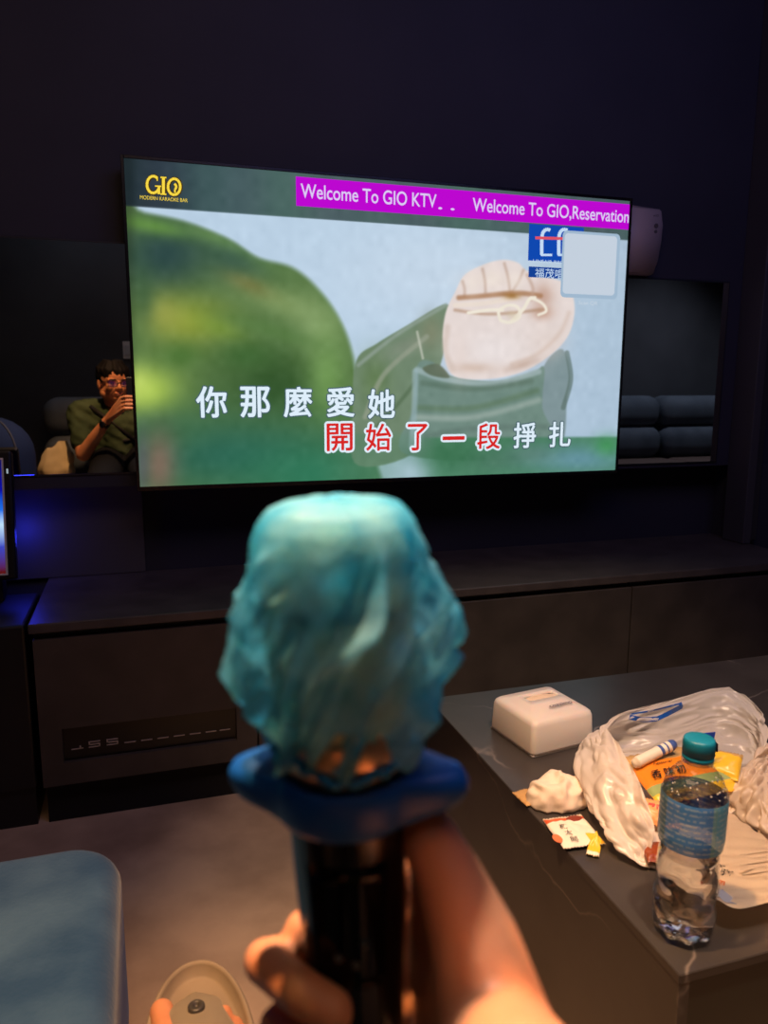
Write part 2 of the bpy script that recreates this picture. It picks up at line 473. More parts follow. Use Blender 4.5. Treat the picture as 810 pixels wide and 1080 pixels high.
# lower band of the picture
bm_ = ss(459, 463, PY + (PX - 600) * 0.004) * ss(430, 470, PX)
paint(bm_ * 0.9, (66, 122, 88))
blob(610, 484, 60, 16, (108, 152, 176), 0.75); blob(520, 486, 30, 12, (74, 116, 96), 0.7); blob(640, 470, 14, 12, (70, 150, 90), 0.8); blob(470, 480, 40, 14, (58, 112, 78), 0.7); blob(560, 478, 30, 12, (96, 128, 120), 0.6)
paint(0.5 * ss(452, 462, PY) * ss(470, 380, PX) * ss(330, 380, PX), (80, 130, 100))
# letterbox band along the top, caught by the player's banner row
yb = 217 + (PX - 133) / (662 - 133) * 36.5
top = ss(yb + 0.7, yb - 0.7, PY)
tc_ = np.array([62, 84, 92.]) + np.outer(ss(150, 330, PX), [14, 14, 6])
nzb = 6 * np.sin(PX / 21.0) * np.sin(PX / 47.0 + 1)
tc_[:, 1] += nzb
tc_ = tc_ * (1 - 0.35 * ss(250, 120, PX)[:, None])
img = img * (1 - top[:, None]) + tc_ * top[:, None]
img *= (1 - 0.35 * ss(148, 134, PX))[:, None] ** 0.6
# fine video mottling
nn = rng.normal(0, 1, (NZ // 6 + 2, NX // 6 + 2))
ii = np.clip(np.arange(NZ) / 6, 0, NZ // 6); jj = np.clip(np.arange(NX) / 6, 0, NX // 6)
i0, j0 = ii.astype(int), jj.astype(int); fi, fj = (ii - i0)[:, None], (jj - j0)[None]
mott = (nn[i0][:, j0] * (1 - fi) * (1 - fj) + nn[i0 + 1][:, j0] * fi * (1 - fj) + nn[i0][:, j0 + 1] * (1 - fi) * fj + nn[i0 + 1][:, j0 + 1] * fi * fj).ravel()
img = np.clip(img + mott[:, None] * 2.2, 0, 255) / 255.0
lin = np.where(img <= 0.04045, img / 12.92, ((img + 0.055) / 1.055) ** 2.4)
me = bpy.data.meshes.new('screen')
verts = np.stack([GX.ravel(), np.full(GX.size, YS), GZ.ravel()], 1)
idx = np.arange(NX * NZ).reshape(NZ, NX)
faces = np.stack([idx[:-1, :-1], idx[:-1, 1:], idx[1:, 1:], idx[1:, :-1]], -1).reshape(-1, 4)
me.from_pydata(verts.tolist(), [], faces.tolist())
ca = me.color_attributes.new('picture', 'FLOAT_COLOR', 'POINT')
ca.data.foreach_set('color', np.concatenate([lin, np.ones((lin.shape[0], 1))], 1).astype(np.float32).ravel())
m_scr = emit('screen_picture', (1, 1, 1, 1), 1.0)
at = m_scr.node_tree.nodes.new('ShaderNodeVertexColor'); at.layer_name = 'picture'
m_scr.node_tree.links.new(at.outputs[0], m_scr.node_tree.nodes['Emission'].inputs[0])
screen = add('screen', me, m_scr, tv)

RX90 = Matrix.Rotation(PI / 2, 4, 'X')
def SM(px, py, dy):         # text frame on the screen plane at a picture position
    p = on(px, py, 1, YS); return Matrix.Translation((p.x, YS - dy, p.z)) @ RX90
def swidth(px0, px1, py):
    return (on(px1, py, 1, YS) - on(px0, py, 1, YS)).x
def sheight(px, py0, py1):
    return (on(px, py0, 1, YS) - on(px, py1, 1, YS)).z
def quad(bm, pts, mi=0):
    f = bm.faces.new([bm.verts.new(p) for p in pts]); f.material_index = mi; return f
def srect(bm, px0, py0, px1, py1, dy, r=0.0):
    a, c = on(px0, py0, 1, YS), on(px1, py1, 1, YS)
    x0, x1, z1, z0 = a.x, c.x, a.z, c.z
    if r <= 0:
        quad(bm, [(x0, YS - dy, z0), (x1, YS - dy, z0), (x1, YS - dy, z1), (x0, YS - dy, z1)])
    else:
        pts = []
        for cx, cz, a0 in ((x1 - r, z1 - r, 0), (x0 + r, z1 - r, 90), (x0 + r, z0 + r, 180), (x1 - r, z0 + r, 270)):
            for k in range(7):
                t = math.radians(a0 + 15 * k); pts.append((cx + r * math.cos(t), YS - dy, cz + r * math.sin(t)))
        quad(bm, pts)
def stroke(bm, pts, wpx, dy):
    pts = [tuple(p[:2]) for p in catmull([Vector((x, y, 0)) for x, y in pts], 14, False)]
    for i in range(len(pts) - 1):
        (ax, ay), (bx, by) = pts[i], pts[i + 1]
        d = Vector((bx - ax, by - ay)); 
        if d.length < 1e-6: continue
        n = Vector((-d.y, d.x)).normalized() * wpx / 2
        q = [on(x, y, 1, YS) for x, y in ((ax + n.x, ay + n.y), (bx + n.x, by + n.y), (bx - n.x, by - n.y), (ax - n.x, ay - n.y))]
        quad(bm, [(p.x, YS - dy, p.z) for p in q])
# magenta welcome banner
b = BM()
zt, zb = on(490, 201, 1, YS).z, on(490, 230, 1, YS).z
xb0, xb1 = on(312, 200, 1, YS).x, TX1
quad(b, [(xb0, YS - .001, zb), (xb1, YS - .001, zb), (xb1, YS - .001, zt), (xb0, YS - .001, zt)])
banner = obj('welcome_banner', b, emit('banner_magenta', rgb(188, 8, 208), 1.0), screen)
zc = (zt + zb) / 2; hh = 0.036
e_bt = emit('banner_white', rgb(222, 205, 246), 1.0)
def ztext(s, px0, px1, py, dy, z, h=hh, **kw):
    b = BM()
    x0, x1 = on(px0, py, 1, YS).x, min(on(px1, py, 1, YS).x, TX1 - .002)
    fit_text(b, s, Matrix.Translation(((x0 + x1) / 2, YS - dy, z)) @ RX90, x1 - x0, h, offset=0.008, **kw)
    obj('banner_text', b, e_bt, screen, recalc=False)
ztext('Welcome To GIO KTV', 317, 460, 206, .003, zc + .002)
ztext('.', 462, 466, 214, .003, zc - .016, 0.006)
ztext('.', 475, 479, 214, .003, zc - .016, 0.006)
ztext('Welcome To GIO,Reservation', 498, 664, 220, .003, zc - .002, 0.042)
# corner logo in gold letters
b = BM()
lh = sheight(172, 186, 206)
def logo(bm, dx, k, dy):
    ring = [(161.5 + 6.6 * math.cos(t) + dx, 195 + 9.0 * math.sin(t)) for t in [math.radians(a) for a in range(-50, -331, -20)]]
    stroke(bm, ring, 3.4 * k, dy); stroke(bm, [(167.6 + dx, 205), (167.6 + dx, 196.5)], 3.2 * k, dy); stroke(bm, [(163.5 + dx, 196.5), (170 + dx, 196.8)], 1.8 * k, dy)
    stroke(bm, [(165.8 + dx, 191), (165.8 + dx, 186.5)], 1.6 * k, dy)
    stroke(bm, [(172.3 + dx, 188.3), (172.3 + dx, 204.8)], 3.8 * k, dy); stroke(bm, [(169.2 + dx, 187.3), (175.4 + dx, 187.7)], 1.8 * k, dy); stroke(bm, [(169.2 + dx, 204.9), (175.4 + dx, 205.3)], 1.8 * k, dy)
    stroke(bm, [(183.6 + 6.6 * math.cos(t) + dx, 197.3 + 8.6 * math.sin(t)) for t in [math.radians(a) for a in range(0, 371, 20)]], 3.3 * k, dy)
    stroke(bm, [(184 + dx, 194), (186 + dx, 197), (184.6 + dx, 200)], 3.0 * k, dy); stroke(bm, [(184.3 + dx, 200), (184.6 + dx, 203.5)], 2.2 * k, dy)
logo(b, 0, 0.82, .003)
fit_text(b, 'MODERN KARAOKE BAR', SM(173, 210, .003), swidth(148, 198, 208), sheight(172, 206.6, 210.5))
obj('corner_logo', b, emit('logo_gold', rgb(250, 218, 70), 1.0), screen)
b = BM()
logo(b, 0.3, 1.5, .0015)
obj('corner_logo_shadow', b, emit('logo_brown', rgb(70, 50, 20), 1.0), screen)
# lyric lines
R1 = [('你', 223, 424), ('那', 269, 424), ('麼', 314, 424), ('愛', 359, 424), ('她', 402, 426)]
R2 = [('開', 358, 461), ('始', 399, 461), ('了', 440, 461), ('一', 478, 462), ('段', 515, 460)]
R3 = [('掙', 553, 459), ('扎', 590, 458)]
CH = 0.079
def bold_text(bm, s, px, py, dy, w_, h_, rad, n, mi):
    for k in range(n):
        a = 2 * PI * k / n; p = SM(px, py, dy + .00003 * k)
        fit_text(bm, s, Matrix.Translation((rad * math.cos(a), 0, rad * math.sin(a))) @ p, w_, h_, mi=mi)
def lyrics(rows, name, col, edge, bold, out_, ch):
    for c, x, y in rows:
        b = BM(); w_, h_ = (ch * .9, ch * .12) if c == '一' else ((ch * .78, ch) if c == '了' else (ch * .97, ch))
        bold_text(b, c, x, y, .0025, w_, h_, out_, 12, 1)
        bold_text(b, c, x, y, .0035, w_, h_, bold, 6, 0)
        obj(name, b, [col, edge], screen, recalc=False)
e_w = emit('lyric_white', rgb(222, 238, 250), 1.0); e_r = emit('lyric_red', rgb(216, 36, 34), 1.0); e_d = emit('lyric_dark_edge', rgb(70, 96, 104), 1.0)
lyrics(R1, 'upper_lyric', e_w, e_d, 0.0018, 0.0048, CH)
lyrics(R2, 'sung_lyric', e_r, e_w, 0.0012, 0.0072, CH * 0.95)
lyrics(R3, 'unsung_lyric', e_w, e_d, 0.0014, 0.0046, CH * 0.95)
# blue record label emblem and the blank rounded code panel
b = BM(); srect(b, 558, 236, 614, 278, .001); blue = obj('blue_emblem', b, emit('emblem_blue', rgb(16, 72, 176), 1.0), screen)
b = BM(); srect(b, 557.5, 281, 612, 295, .001); obj('blue_name_strip', b, emit('emblem_blue_dark', rgb(22, 66, 150), 1.0), screen)
e_pb = emit('emblem_pale', rgb(196, 220, 244), 1.0)
b = BM()
for dx in (0, 18):
    stroke(b, [(571 + dx, 269), (571 + dx, 255), (572 + dx, 246), (576 + dx, 242), (580 + dx, 243)], 3.6, .002)
    stroke(b, [(570 + dx, 269), (582 + dx, 269)], 2.4, .002)
obj('emblem_letters', b, e_pb, blue)
b = BM(); stroke(b, [(564, 251), (600, 252)], 3.0, .003); obj('emblem_red_bar', b, emit('emblem_red', rgb(222, 84, 100), 1.0), blue)
b = BM(); fit_text(b, 'LINFAIR REC', SM(578, 276, .002), swidth(562, 594, 276), sheight(578, 274.5, 277.5))
fit_text(b, '福茂唱', SM(579, 288.5, .002), swidth(564, 594, 288), sheight(578, 283.5, 293.5)); obj('emblem_name', b, e_pb, blue)
b = BM(); srect(b, 593, 243, 650, 316, .004, 0.014); pn = obj('code_panel', b, emit('panel_rim', rgb(160, 184, 206), 1.0), screen)
b = BM(); srect(b, 595, 246, 647, 312, .0045, 0.011); obj('code_panel_face', b, emit('panel_pale', rgb(196, 208, 222), 1.0), pn)
b = BM(); fit_text(b, 'Scan QR', SM(620, 320, .002), swidth(610, 630, 320), sheight(620, 317.5, 322)); obj('code_caption', b, emit('caption_pale', rgb(200, 212, 224), 1.0), screen)

# ------------------------------------------------------------------ pale wall unit behind the screen's right edge
t = thing('wall_speaker', 'pale slim wall speaker half hidden behind the television\'s upper right edge', 'speaker', (0.8, 0, 1.379))
b = BM()
pr = [(0.70, 1.380), (0.842, 1.380), (0.852, 1.42), (0.861, 1.48), (0.863, 1.53), (0.858, 1.576), (0.70, 1.584)]
v0 = [b.verts.new((x, -0.001, z)) for x, z in pr]; v1 = [b.verts.new((x, -0.042, z)) for x, z in pr]
b.faces.new(v0); b.faces.new(v1)
for i in range(len(pr)): b.faces.new((v0[i], v0[(i + 1) % len(pr)], v1[(i + 1) % len(pr)], v1[i]))
bmesh.ops.bevel(b, geom=list(b.edges), offset=0.005, segments=2, affect='EDGES')
obj('speaker_body', b, mat('speaker_plastic', rgb(180, 160, 158), 0.5), t, True)
b = BM(); fit_text(b, 'oHD', Matrix.Translation((0.836, -0.0425, 1.556)) @ RX90, 0.02, 0.006)
obj('mark', b, mat('speaker_mark', rgb(60, 60, 66), 0.5), t)
b = BM(); lathe(b, [(0.007, 0), (0.007, 0.003), (0.004, 0.003), (0.004, 0.001)], Matrix.Translation((0.838, -0.0415, 1.526)) @ RX90, 20)
lathe(b, [(0.005, 0), (0.005, 0.003), (0.001, 0.003)], Matrix.Translation((0.838, -0.0415, 1.509)) @ RX90, 20)
obj('knob', b, mat('speaker_knob', rgb(90, 84, 88), 0.4), t)

# ------------------------------------------------------------------ media cabinets under the television
FY = -0.34
def cabinet(x0, x1, label, vent=False):
    t = thing('media_cabinet', label, 'cabinet', ((x0 + x1) / 2, -0.12, 0.0))
    b = BM(); box(b, x0 + .002, x1 - .002, FY + .02, 0.10, 0.105, 0.484); obj('carcass', b, m_black, t)
    b = BM(); box(b, x0 + .004, x1 - .004, FY + .035, 0.09, 0.0, 0.105); obj('kick_plate', b, m_kick, t)
    b = BM()
    if vent:
        vx0, vx1, vz0, vz1 = -0.92, -0.518, 0.163, 0.248
        for a in ((x0 + .002, vx0, 0.108, 0.468), (vx1, x1 - .002, 0.108, 0.468), (vx0, vx1, 0.108, vz0), (vx0, vx1, vz1, 0.468)):
            box(b, a[0], a[1], FY, FY + .0195, a[2], a[3])
        d = obj('door', b, m_lam, t)
        b = BM(); box(b, vx0, vx1, FY + .012, FY + .0195, vz0, vz1); v = obj('vent_panel', b, mat('vent_black', rgb(10, 10, 11), 0.3), d)
        b = BM()
        W = vx1 - vx0; z0 = vz0 + 0.026
        for k, (u, kind) in enumerate(((.075, 1), (.17, 2), (.27, 2), (.37, 0), (.465, 0), (.56, 0), (.655, 0), (.75, 0), (.845, 0), (.93, 0))):
            x = vx0 + u * W
            box(b, x - .013, x + .013, FY + .0095, FY + .012, z0, z0 + .0018)
            if kind == 2:
                for q in (.0065, .013): box(b, x - .013, x + .013, FY + .0095, FY + .012, z0 + q, z0 + q + .002)
                box(b, x - .013, x - .010, FY + .0095, FY + .012, z0 + .0065, z0 + .013); box(b, x + .010, x + .013, FY + .0095, FY + .012, z0, z0 + .0065)
            if kind == 1: box(b, x + .005, x + .008, FY + .0095, FY + .012, z0, z0 + .008)
        obj('vent_slots', b, mat('vent_slot_metal', rgb(190, 180, 170), 0.35, 0.4), d)
    else:
        box(b, x0 + .002, x1 - .002, FY, FY + .0195, 0.108, 0.468, 0.001, 1); obj('door', b, m_lam, t)
    return t
cabinet(-0.97, -0.466, 'dark grey cabinet with a black slotted vent, leftmost under the television', True)
cabinet(-0.466, 0.615, 'plain dark grey cabinet behind the microphone, below the middle of the television')
cabinet(0.615, 1.25, 'plain dark cabinet front beyond the table, below the right mirror')
b = BM(); box(b, -0.975, 1.255, FY - .006, 0.10, 0.4845, 0.507, 0.003)
tag(obj('worktop', b, m_top), 'long dark grey worktop running over the cabinets under the television', 'worktop')
b = BM(); box(b, -1.155, -0.716, 0.088, 0.1015, 0.5075, 0.766, 0.002)
tag(obj('back_panel', b, mat('niche_panel', rgb(74, 70, 70), 0.55)), 'grey panel behind the worktop\'s left end, below the left mirror', 'wall panel')

# ------------------------------------------------------------------ song terminal at the far left
t = thing('song_terminal', 'black touch screen song terminal glowing blue at the left edge', 'touch screen', (-1.09, -0.22, 0))
b = BM(); box(b, -1.155, -0.985, FY + .02, -0.03, 0.10, 0.50, 0.006); box(b, -1.15, -0.99, FY + .035, -0.03, 0.0, 0.10); box(b, -1.154, -1.06, -0.10, -0.04, 0.50, 0.62, 0.004); obj('pedestal', b, m_black, t)
MT = Matrix.Translation((-1.236, -0.105, 0.715)) @ Matrix.Rotation(math.radians(-12), 4, 'X')
b = BM(); box(b, -0.215, 0.215, 0.0, 0.035, -0.155, 0.165, 0.006, 2, MT); box(b, -0.05, 0.05, 0.03, 0.06, -0.24, 0.05, 0.006, 2, MT); obj('housing', b, mat('terminal_black', rgb(14, 14, 16), 0.35), t)
b = BM(); sx, s0, s1 = 0.192, -0.138, 0.142
quad(b, [MT @ Vector(p) for p in ((-sx, -0.002, s0), (sx, -0.002, s0), (sx, -0.002, s1), (-sx, -0.002, s1))])
m_ts = emit('terminal_picture', (0, 0, 1, 1), 1.0)
tc = N(m_ts, 'ShaderNodeTexCoord'); sp = N(m_ts, 'ShaderNodeSeparateXYZ'); L(m_ts, tc.outputs['Object'], sp.inputs[0])
mr = N(m_ts, 'ShaderNodeMapRange'); mr.inputs[1].default_value = 0.585; mr.inputs[2].default_value = 0.855; L(m_ts, sp.outputs[2], mr.inputs[0])
cr = N(m_ts, 'ShaderNodeValToRGB'); cr.color_ramp.elements[0].color = rgb(90, 20, 20); cr.color_ramp.elements[1].color = rgb(8, 12, 130)
for p_, c_ in ((0.22, rgb(60, 70, 190)), (0.42, rgb(190, 225, 250)), (0.55, rgb(30, 110, 230)), (0.72, rgb(10, 16, 170))):
    e = cr.color_ramp.elements.new(p_); e.color = c_
L(m_ts, mr.outputs[0], cr.inputs[0]); L(m_ts, cr.outputs[0], m_ts.node_tree.nodes['Emission'].inputs[0])
obj('display', b, m_ts, t)
b = BM()
for a in ((-sx - .005, -sx, s0 - .005, s1 + .005), (sx, sx + .005, s0 - .005, s1 + .005), (-sx, sx, s1, s1 + .005), (-sx, sx, s0 - .005, s0)):
    box(b, a[0], a[1], -0.005, 0.0, a[2], a[3], 0.001, 1, MT)
obj('silver_rim', b, mat('terminal_rim', rgb(225, 220, 212), 0.35, 0.2), t)
b = BM(); box(b, 0.203, 0.207, -0.003, 0.0, 0.108, 0.120, 0.0008, 1, MT); obj('indicator_light', b, emit('indicator_white', rgb(190, 210, 220), 0.6), t)

# ------------------------------------------------------------------ marble table
TX_0, TX_1, TY_0, TY_1 = -0.211, 1.25, -1.592, -0.862
t = thing('marble_table', 'low black marble table with pale veins, littered with snacks', 'table', ((TX_0 + TX_1) / 2, (TY_0 + TY_1) / 2, 0))
b = BM(); box(b, TX_0, TX_1, TY_0, TY_1, TZ - .012, TZ, 0.0012, 1); obj('tabletop', b, m_stone, t)
b = BM(); box(b, TX_0 + .001, TX_0 + .014, TY_0 + .001, TY_1 - .001, 0, TZ - .012); obj('side_panel', b, m_stone, t)
b = BM(); box(b, TX_1 - .014, TX_1 - .001, TY_0 + .001, TY_1 - .001, 0, TZ - .012); obj('side_panel', b, m_stone, t)
b = BM(); box(b, TX_0 + .014, TX_1 - .014, TY_0 + .006, TY_0 + .02, 0, TZ - .012); obj('front_panel', b, mat('table_front', rgb(30, 34, 30), 0.4), t)
b = BM(); box(b, TX_0 + .014, TX_1 - .014, TY_1 - .02, TY_1 - .006, 0, TZ - .012); obj('rear_panel', b, m_stone, t)

# ------------------------------------------------------------------ blue ottoman
m_suede = vary(mat('blue_suede', rgb(84, 112, 134), 0.95, spec=0.15), rgb(44, 80, 120), rgb(72, 108, 144), 9, 8, 0.4, 160)
bsdf(m_suede).inputs['Sheen Weight'].default_value = 0.25
t = thing('ottoman', 'blue suede ottoman with rounded corners at the lower left', 'ottoman', (-1.13, -1.45, 0))
b = BM()
def rounded_slab(bm, x0, x1, y0, y1, z0, z1, rc, rt, seg=8):
    prof = []
    for k in range(7):
        a = PI / 2 * k / 6; prof.append((rt * (1 - math.sin(a)), z0 + rt * (1 - math.cos(a))))
    prof = [(rt - rt * math.sin(PI / 2 * k / 6), z0 + rt - rt * math.cos(PI / 2 * k / 6)) for k in range(7)]
    prof += [(rt - rt * math.cos(PI / 2 * k / 6), z1 - rt + rt * math.sin(PI / 2 * k / 6)) for k in range(7)]
    rings = []
    for ins, z in prof:
        ring = []
        r = max(rc - ins, 0.002)
        for cx, cy, a0 in ((x1 - rc, y1 - rc, 0), (x0 + rc, y1 - rc, 90), (x0 + rc, y0 + rc, 180), (x1 - rc, y0 + rc, 270)):
            for k in range(seg + 1):
                a = math.radians(a0 + 90 * k / seg); ring.append(bm.verts.new((cx + r * math.cos(a), cy + r * math.sin(a), z)))
        rings.append(ring)
    n = len(rings[0])
    for p, q in zip(rings, rings[1:]):
        for i in range(n): bm.faces.new((p[i], p[(i + 1) % n], q[(i + 1) % n], q[i]))
    bm.faces.new(rings[0]); bm.faces.new(rings[-1])
rounded_slab(b, -1.50, -0.765, -1.76, -1.105, 0.16, 0.42, 0.07, 0.035)
obj('seat_cushion', b, m_suede, t, True)
b = BM(); rounded_slab(b, -1.49, -0.775, -1.75, -1.115, 0.04, 0.165, 0.07, 0.01); obj('base', b, mat('ottoman_base', rgb(40, 52, 66), 0.9), t, True)
for x in (-1.43, -0.84):
    for y in (-1.69, -1.18):
        b = BM(); lathe(b, [(0.016, 0), (0.02, 0.045)], Matrix.Translation((x, y, 0)), 16); obj('leg', b, m_black, t)

# ------------------------------------------------------------------ sofa along the back wall (seen in the mirrors)
m_sofa = vary(mat('sofa_leather', rgb(96, 106, 118), 0.8, spec=0.25), rgb(88, 98, 110), rgb(104, 114, 126), 6, 4, 0.2, 60)
m_sofas = mat('sofa_seat_brown', rgb(120, 100, 92), 0.6)
t = thing('sofa', 'grey blue channelled sofa along the back wall, seen in the right mirror', 'sofa', (1.2, -2.8, 0))
b = BM(); box(b, -1.28, 4.2, -3.12, -2.30, 0.06, 0.30, 0.02); obj('sofa_base', b, m_black, t)
xs_ = [-1.28, -0.30, 0.80, 1.95, 3.13, 4.2]
for k in range(5):
    a, c = xs_[k] + .004, xs_[k + 1] - .004
    b = BM(); rounded_slab(b, a, c, -2.85, -2.28, 0.30, 0.478, 0.05, 0.05); obj('seat_cushion', b, m_sofas, t, True)
    for z0, z1 in ((0.47, 0.715), (0.705, 0.945)):
        b = BM(); rounded_slab(b, a, c, -3.13, -2.86 + (0.03 if z0 < .5 else 0), z0, z1, 0.09, 0.10); obj('back_roll', b, m_sofa, t, True)
# chaise back at the left end, dark navy
t = thing('navy_backrest', 'navy rounded upholstered backrest reflected at the left mirror\'s lower corner', 'backrest', (-1.62, -2.1, 0))
b = BM()
MB = Matrix.Translation((-1.60, -2.0, 0))
rounded_slab(b, -1.86, -1.22, -2.24, -1.80, 0.30, 0.87, 0.20, 0.19)
obj('back_cushion', b, mat('navy_fabric', rgb(36, 54, 104), 0.9, spec=0.1), t, True)
b = BM()
pts = []
pr_ = [(0.0, .42), (0.0, .55)] + [(.19 - .19 * math.cos(PI / 2 * k / 10), .68 + .19 * math.sin(PI / 2 * k / 10)) for k in range(11)]
for i_, z_ in pr_: pts.append((-1.86 + .20 - max(.20 - i_, .002) * .7071, -2.0 + max(.20 - i_, .002) * .7071 + .0, z_ + .001))
for i_, z_ in reversed(pr_): pts.append((-1.22 - .20 + max(.20 - i_, .002) * .7071, -2.0 + max(.20 - i_, .002) * .7071, z_ + .001))
tube(b, pts, 0.005, 8); obj('piping', b, mat('navy_piping', rgb(60, 72, 104), 0.7), t, True)
b = BM(); box(b, -1.85, -1.34, -2.27, -1.81, 0.0, 0.31, 0.01); obj('base', b, m_black, t)

# wall switch
t = thing("wall_switch", "white wall switch reflected above the seated man's phone", "switch", (-0.76, YB, 1.2))
b = BM(); p = on(134.5, 369.5, 1, -YB); box(b, p.x - .028, p.x + .028, YB, YB + .009, p.z - .055, p.z + .055, 0.003); obj('switch_plate', b, mat('switch_white', rgb(215, 215, 220), 0.4), t)
b = BM(); box(b, p.x - .016, p.x + .016, YB + .009, YB + .013, p.z - .03, p.z + .03, 0.002); obj('rocker', b, mat('switch_rocker', rgb(200, 202, 210), 0.35), t)
#@@PART2
# ------------------------------------------------------------------ microphone held up in front of the television
MIC = Vector((-0.6440, -1.9070, 0.0))
EF = Vector((MIC.x - CAM.x, MIC.y - CAM.y, 0)); DM = EF.length; EF.normalize(); ER = Vector((EF.y, -EF.x, 0))
def H(px, py, f=0.0):
    d = ray(px, py); return CAM + d * ((DM + f) / d.dot(EF))
A_TOP, A_BOT = H(353, 531), H(378, 1110)
AX = (A_TOP - A_BOT); ALEN = AX.length; AX.normalize()
MR = ER - AX * ER.dot(AX); MR.normalize(); MF = AX.cross(MR)      # right, away from the viewer
MM = Matrix(((MR.x, MF.x, AX.x, A_BOT.x), (MR.y, MF.y, AX.y, A_BOT.y), (MR.z, MF.z, AX.z, A_BOT.z), (0, 0, 0, 1)))
def S(py):                                     # height along the microphone where it crosses a picture row
    lo, hi = 0.0, ALEN
    for _ in range(40):
        m = (lo + hi) / 2
        if pix(A_BOT + AX * m)[1] > py: lo = m
        else: hi = m
    return lo
s_top, s_neck, s_r0, s_r1 = ALEN, S(792), S(846), S(806)
m_hand = mat('microphone_black_gloss', rgb(16, 15, 14), 0.18)
mic = thing('microphone', 'black handheld microphone with a gold collar, gripped in the foreground hand', 'microphone', A_BOT)
b = BM()
lathe(b, [(0.0135, -0.02), (0.0165, -0.017), (0.0178, 0.0), (0.0195, S(1000)), (0.0215, S(900)), (0.0222, s_r0), (0.0222, s_neck - .006), (0.021, s_neck - .003)], MM, 56)
obj('handle', b, m_hand, mic, True)
b = BM()
zz0, zz1 = S(1003), S(880)
rows = []
for k in range(9):
    z = zz0 + (zz1 - zz0) * k / 8
    r = 0.0195 + (0.0215 - 0.0195) * (z - S(1000)) / (S(900) - S(1000)) + 0.0006
    rows.append([b.verts.new(MM @ Vector((r * math.sin(a), -r * math.cos(a), z))) for a in [(-0.72 + 1.36 * i / 14) - 0.02 for i in range(15)]])
for p, q in zip(rows, rows[1:]):
    for i in range(14): b.faces.new((p[i], p[i + 1], q[i + 1], q[i]))
bmesh.ops.solidify(b, geom=b.faces[:], thickness=0.0008)
obj('display_window', b, mat('display_window', rgb(6, 8, 6), 0.08), mic, True)
b = BM()
for a, z in ((-.25, S(968)), (.05, S(975)), (.2, S(955))):
    c = Vector((0.0212 * math.sin(a), -0.0212 * math.cos(a), z)); ell(b, MM @ c, (.0016, .0016, .0016), None, 10, 8)
obj('button', b, mat('button_grey', rgb(70, 72, 66), 0.4), mic, True)
b = BM()
lathe(b, [(0.0205, s_neck - .004), (0.0235, s_neck - .001), (0.0245, s_neck + .005), (0.0242, s_neck + .012), (0.0225, s_neck + .014)], MM, 48)
obj('gold_collar', b, mat('collar_champagne', rgb(226, 190, 150), 0.3, 0.7), mic, True)
m_grille = mat('grille_champagne', rgb(248, 238, 206), 0.5, 0.1)
tc = N(m_grille, 'ShaderNodeTexCoord'); vo = N(m_grille, 'ShaderNodeTexVoronoi'); vo.inputs['Scale'].default_value = 420
L(m_grille, tc.outputs['Object'], vo.inputs['Vector']); bp = N(m_grille, 'ShaderNodeBump'); bp.inputs['Strength'].default_value = 0.6; bp.inputs['Distance'].default_value = 0.001
L(m_grille, vo.outputs[0], bp.inputs['Height']); L(m_grille, bp.outputs[0], bsdf(m_grille).inputs['Normal'])
b = BM()
hz = s_top - .004
lathe(b, [(0.0225, s_neck + .013), (0.0245, s_neck + .02), (0.0262, s_neck + .032), (0.027, s_neck + .045), (0.0265, hz - .022), (0.0245, hz - .010), (0.021, hz - .004), (0.014, hz - .0008), (0.002, hz)], MM, 56)
obj('head_grille', b, m_grille, mic, True)
b = BM()
lathe(b, [(0.0267, hz - .032), (0.0284, hz - .031), (0.0284, hz - .028), (0.0267, hz - .027)], MM, 48); obj('grille_band', b, mat('band_dark', rgb(70, 66, 58), 0.35, 0.6), mic, True)

m_ring = mat('ring_blue_rubber', rgb(18, 84, 160), 0.42, spec=0.4)
b = BM()
def lobe(a, z): return 1.0
NS = 128
ring_prof = [(0, -.5), (.7, -.5), (.92, -.36), (1.0, -.1), (1.0, .12), (.92, .36), (.7, .5), (0, .5)]
zc_, th = (s_r0 + s_r1) / 2 + .001, 0.0135
rings = []
for u, h in ring_prof:
    ring = []
    for i in range(NS):
        a = 2 * PI * i / NS
        l = max(0, math.cos(2 * (a + 0.20))) ** 3.2
        ro = 0.0275 + 0.0180 * l
        r = 0.0218 + (ro - 0.0218) * u
        z = zc_ + th * h * (1.0 + 0.25 * (1 - l)) + 0.0012 * l - 0.004 * math.sin(a + PI) * 0.2
        ring.append(b.verts.new(MM @ Vector((r * math.cos(a), r * math.sin(a), z))))
    rings.append(ring)
rings.append(rings[0])
for p, q in zip(rings, rings[1:]):
    for i in range(NS): b.faces.new((p[i], p[(i + 1) % NS], q[(i + 1) % NS], q[i]))
tag(obj('anti_roll_ring', b, m_ring, None, True), 'blue rubber anti-roll ring with flat lobes around the microphone neck', 'rubber ring')

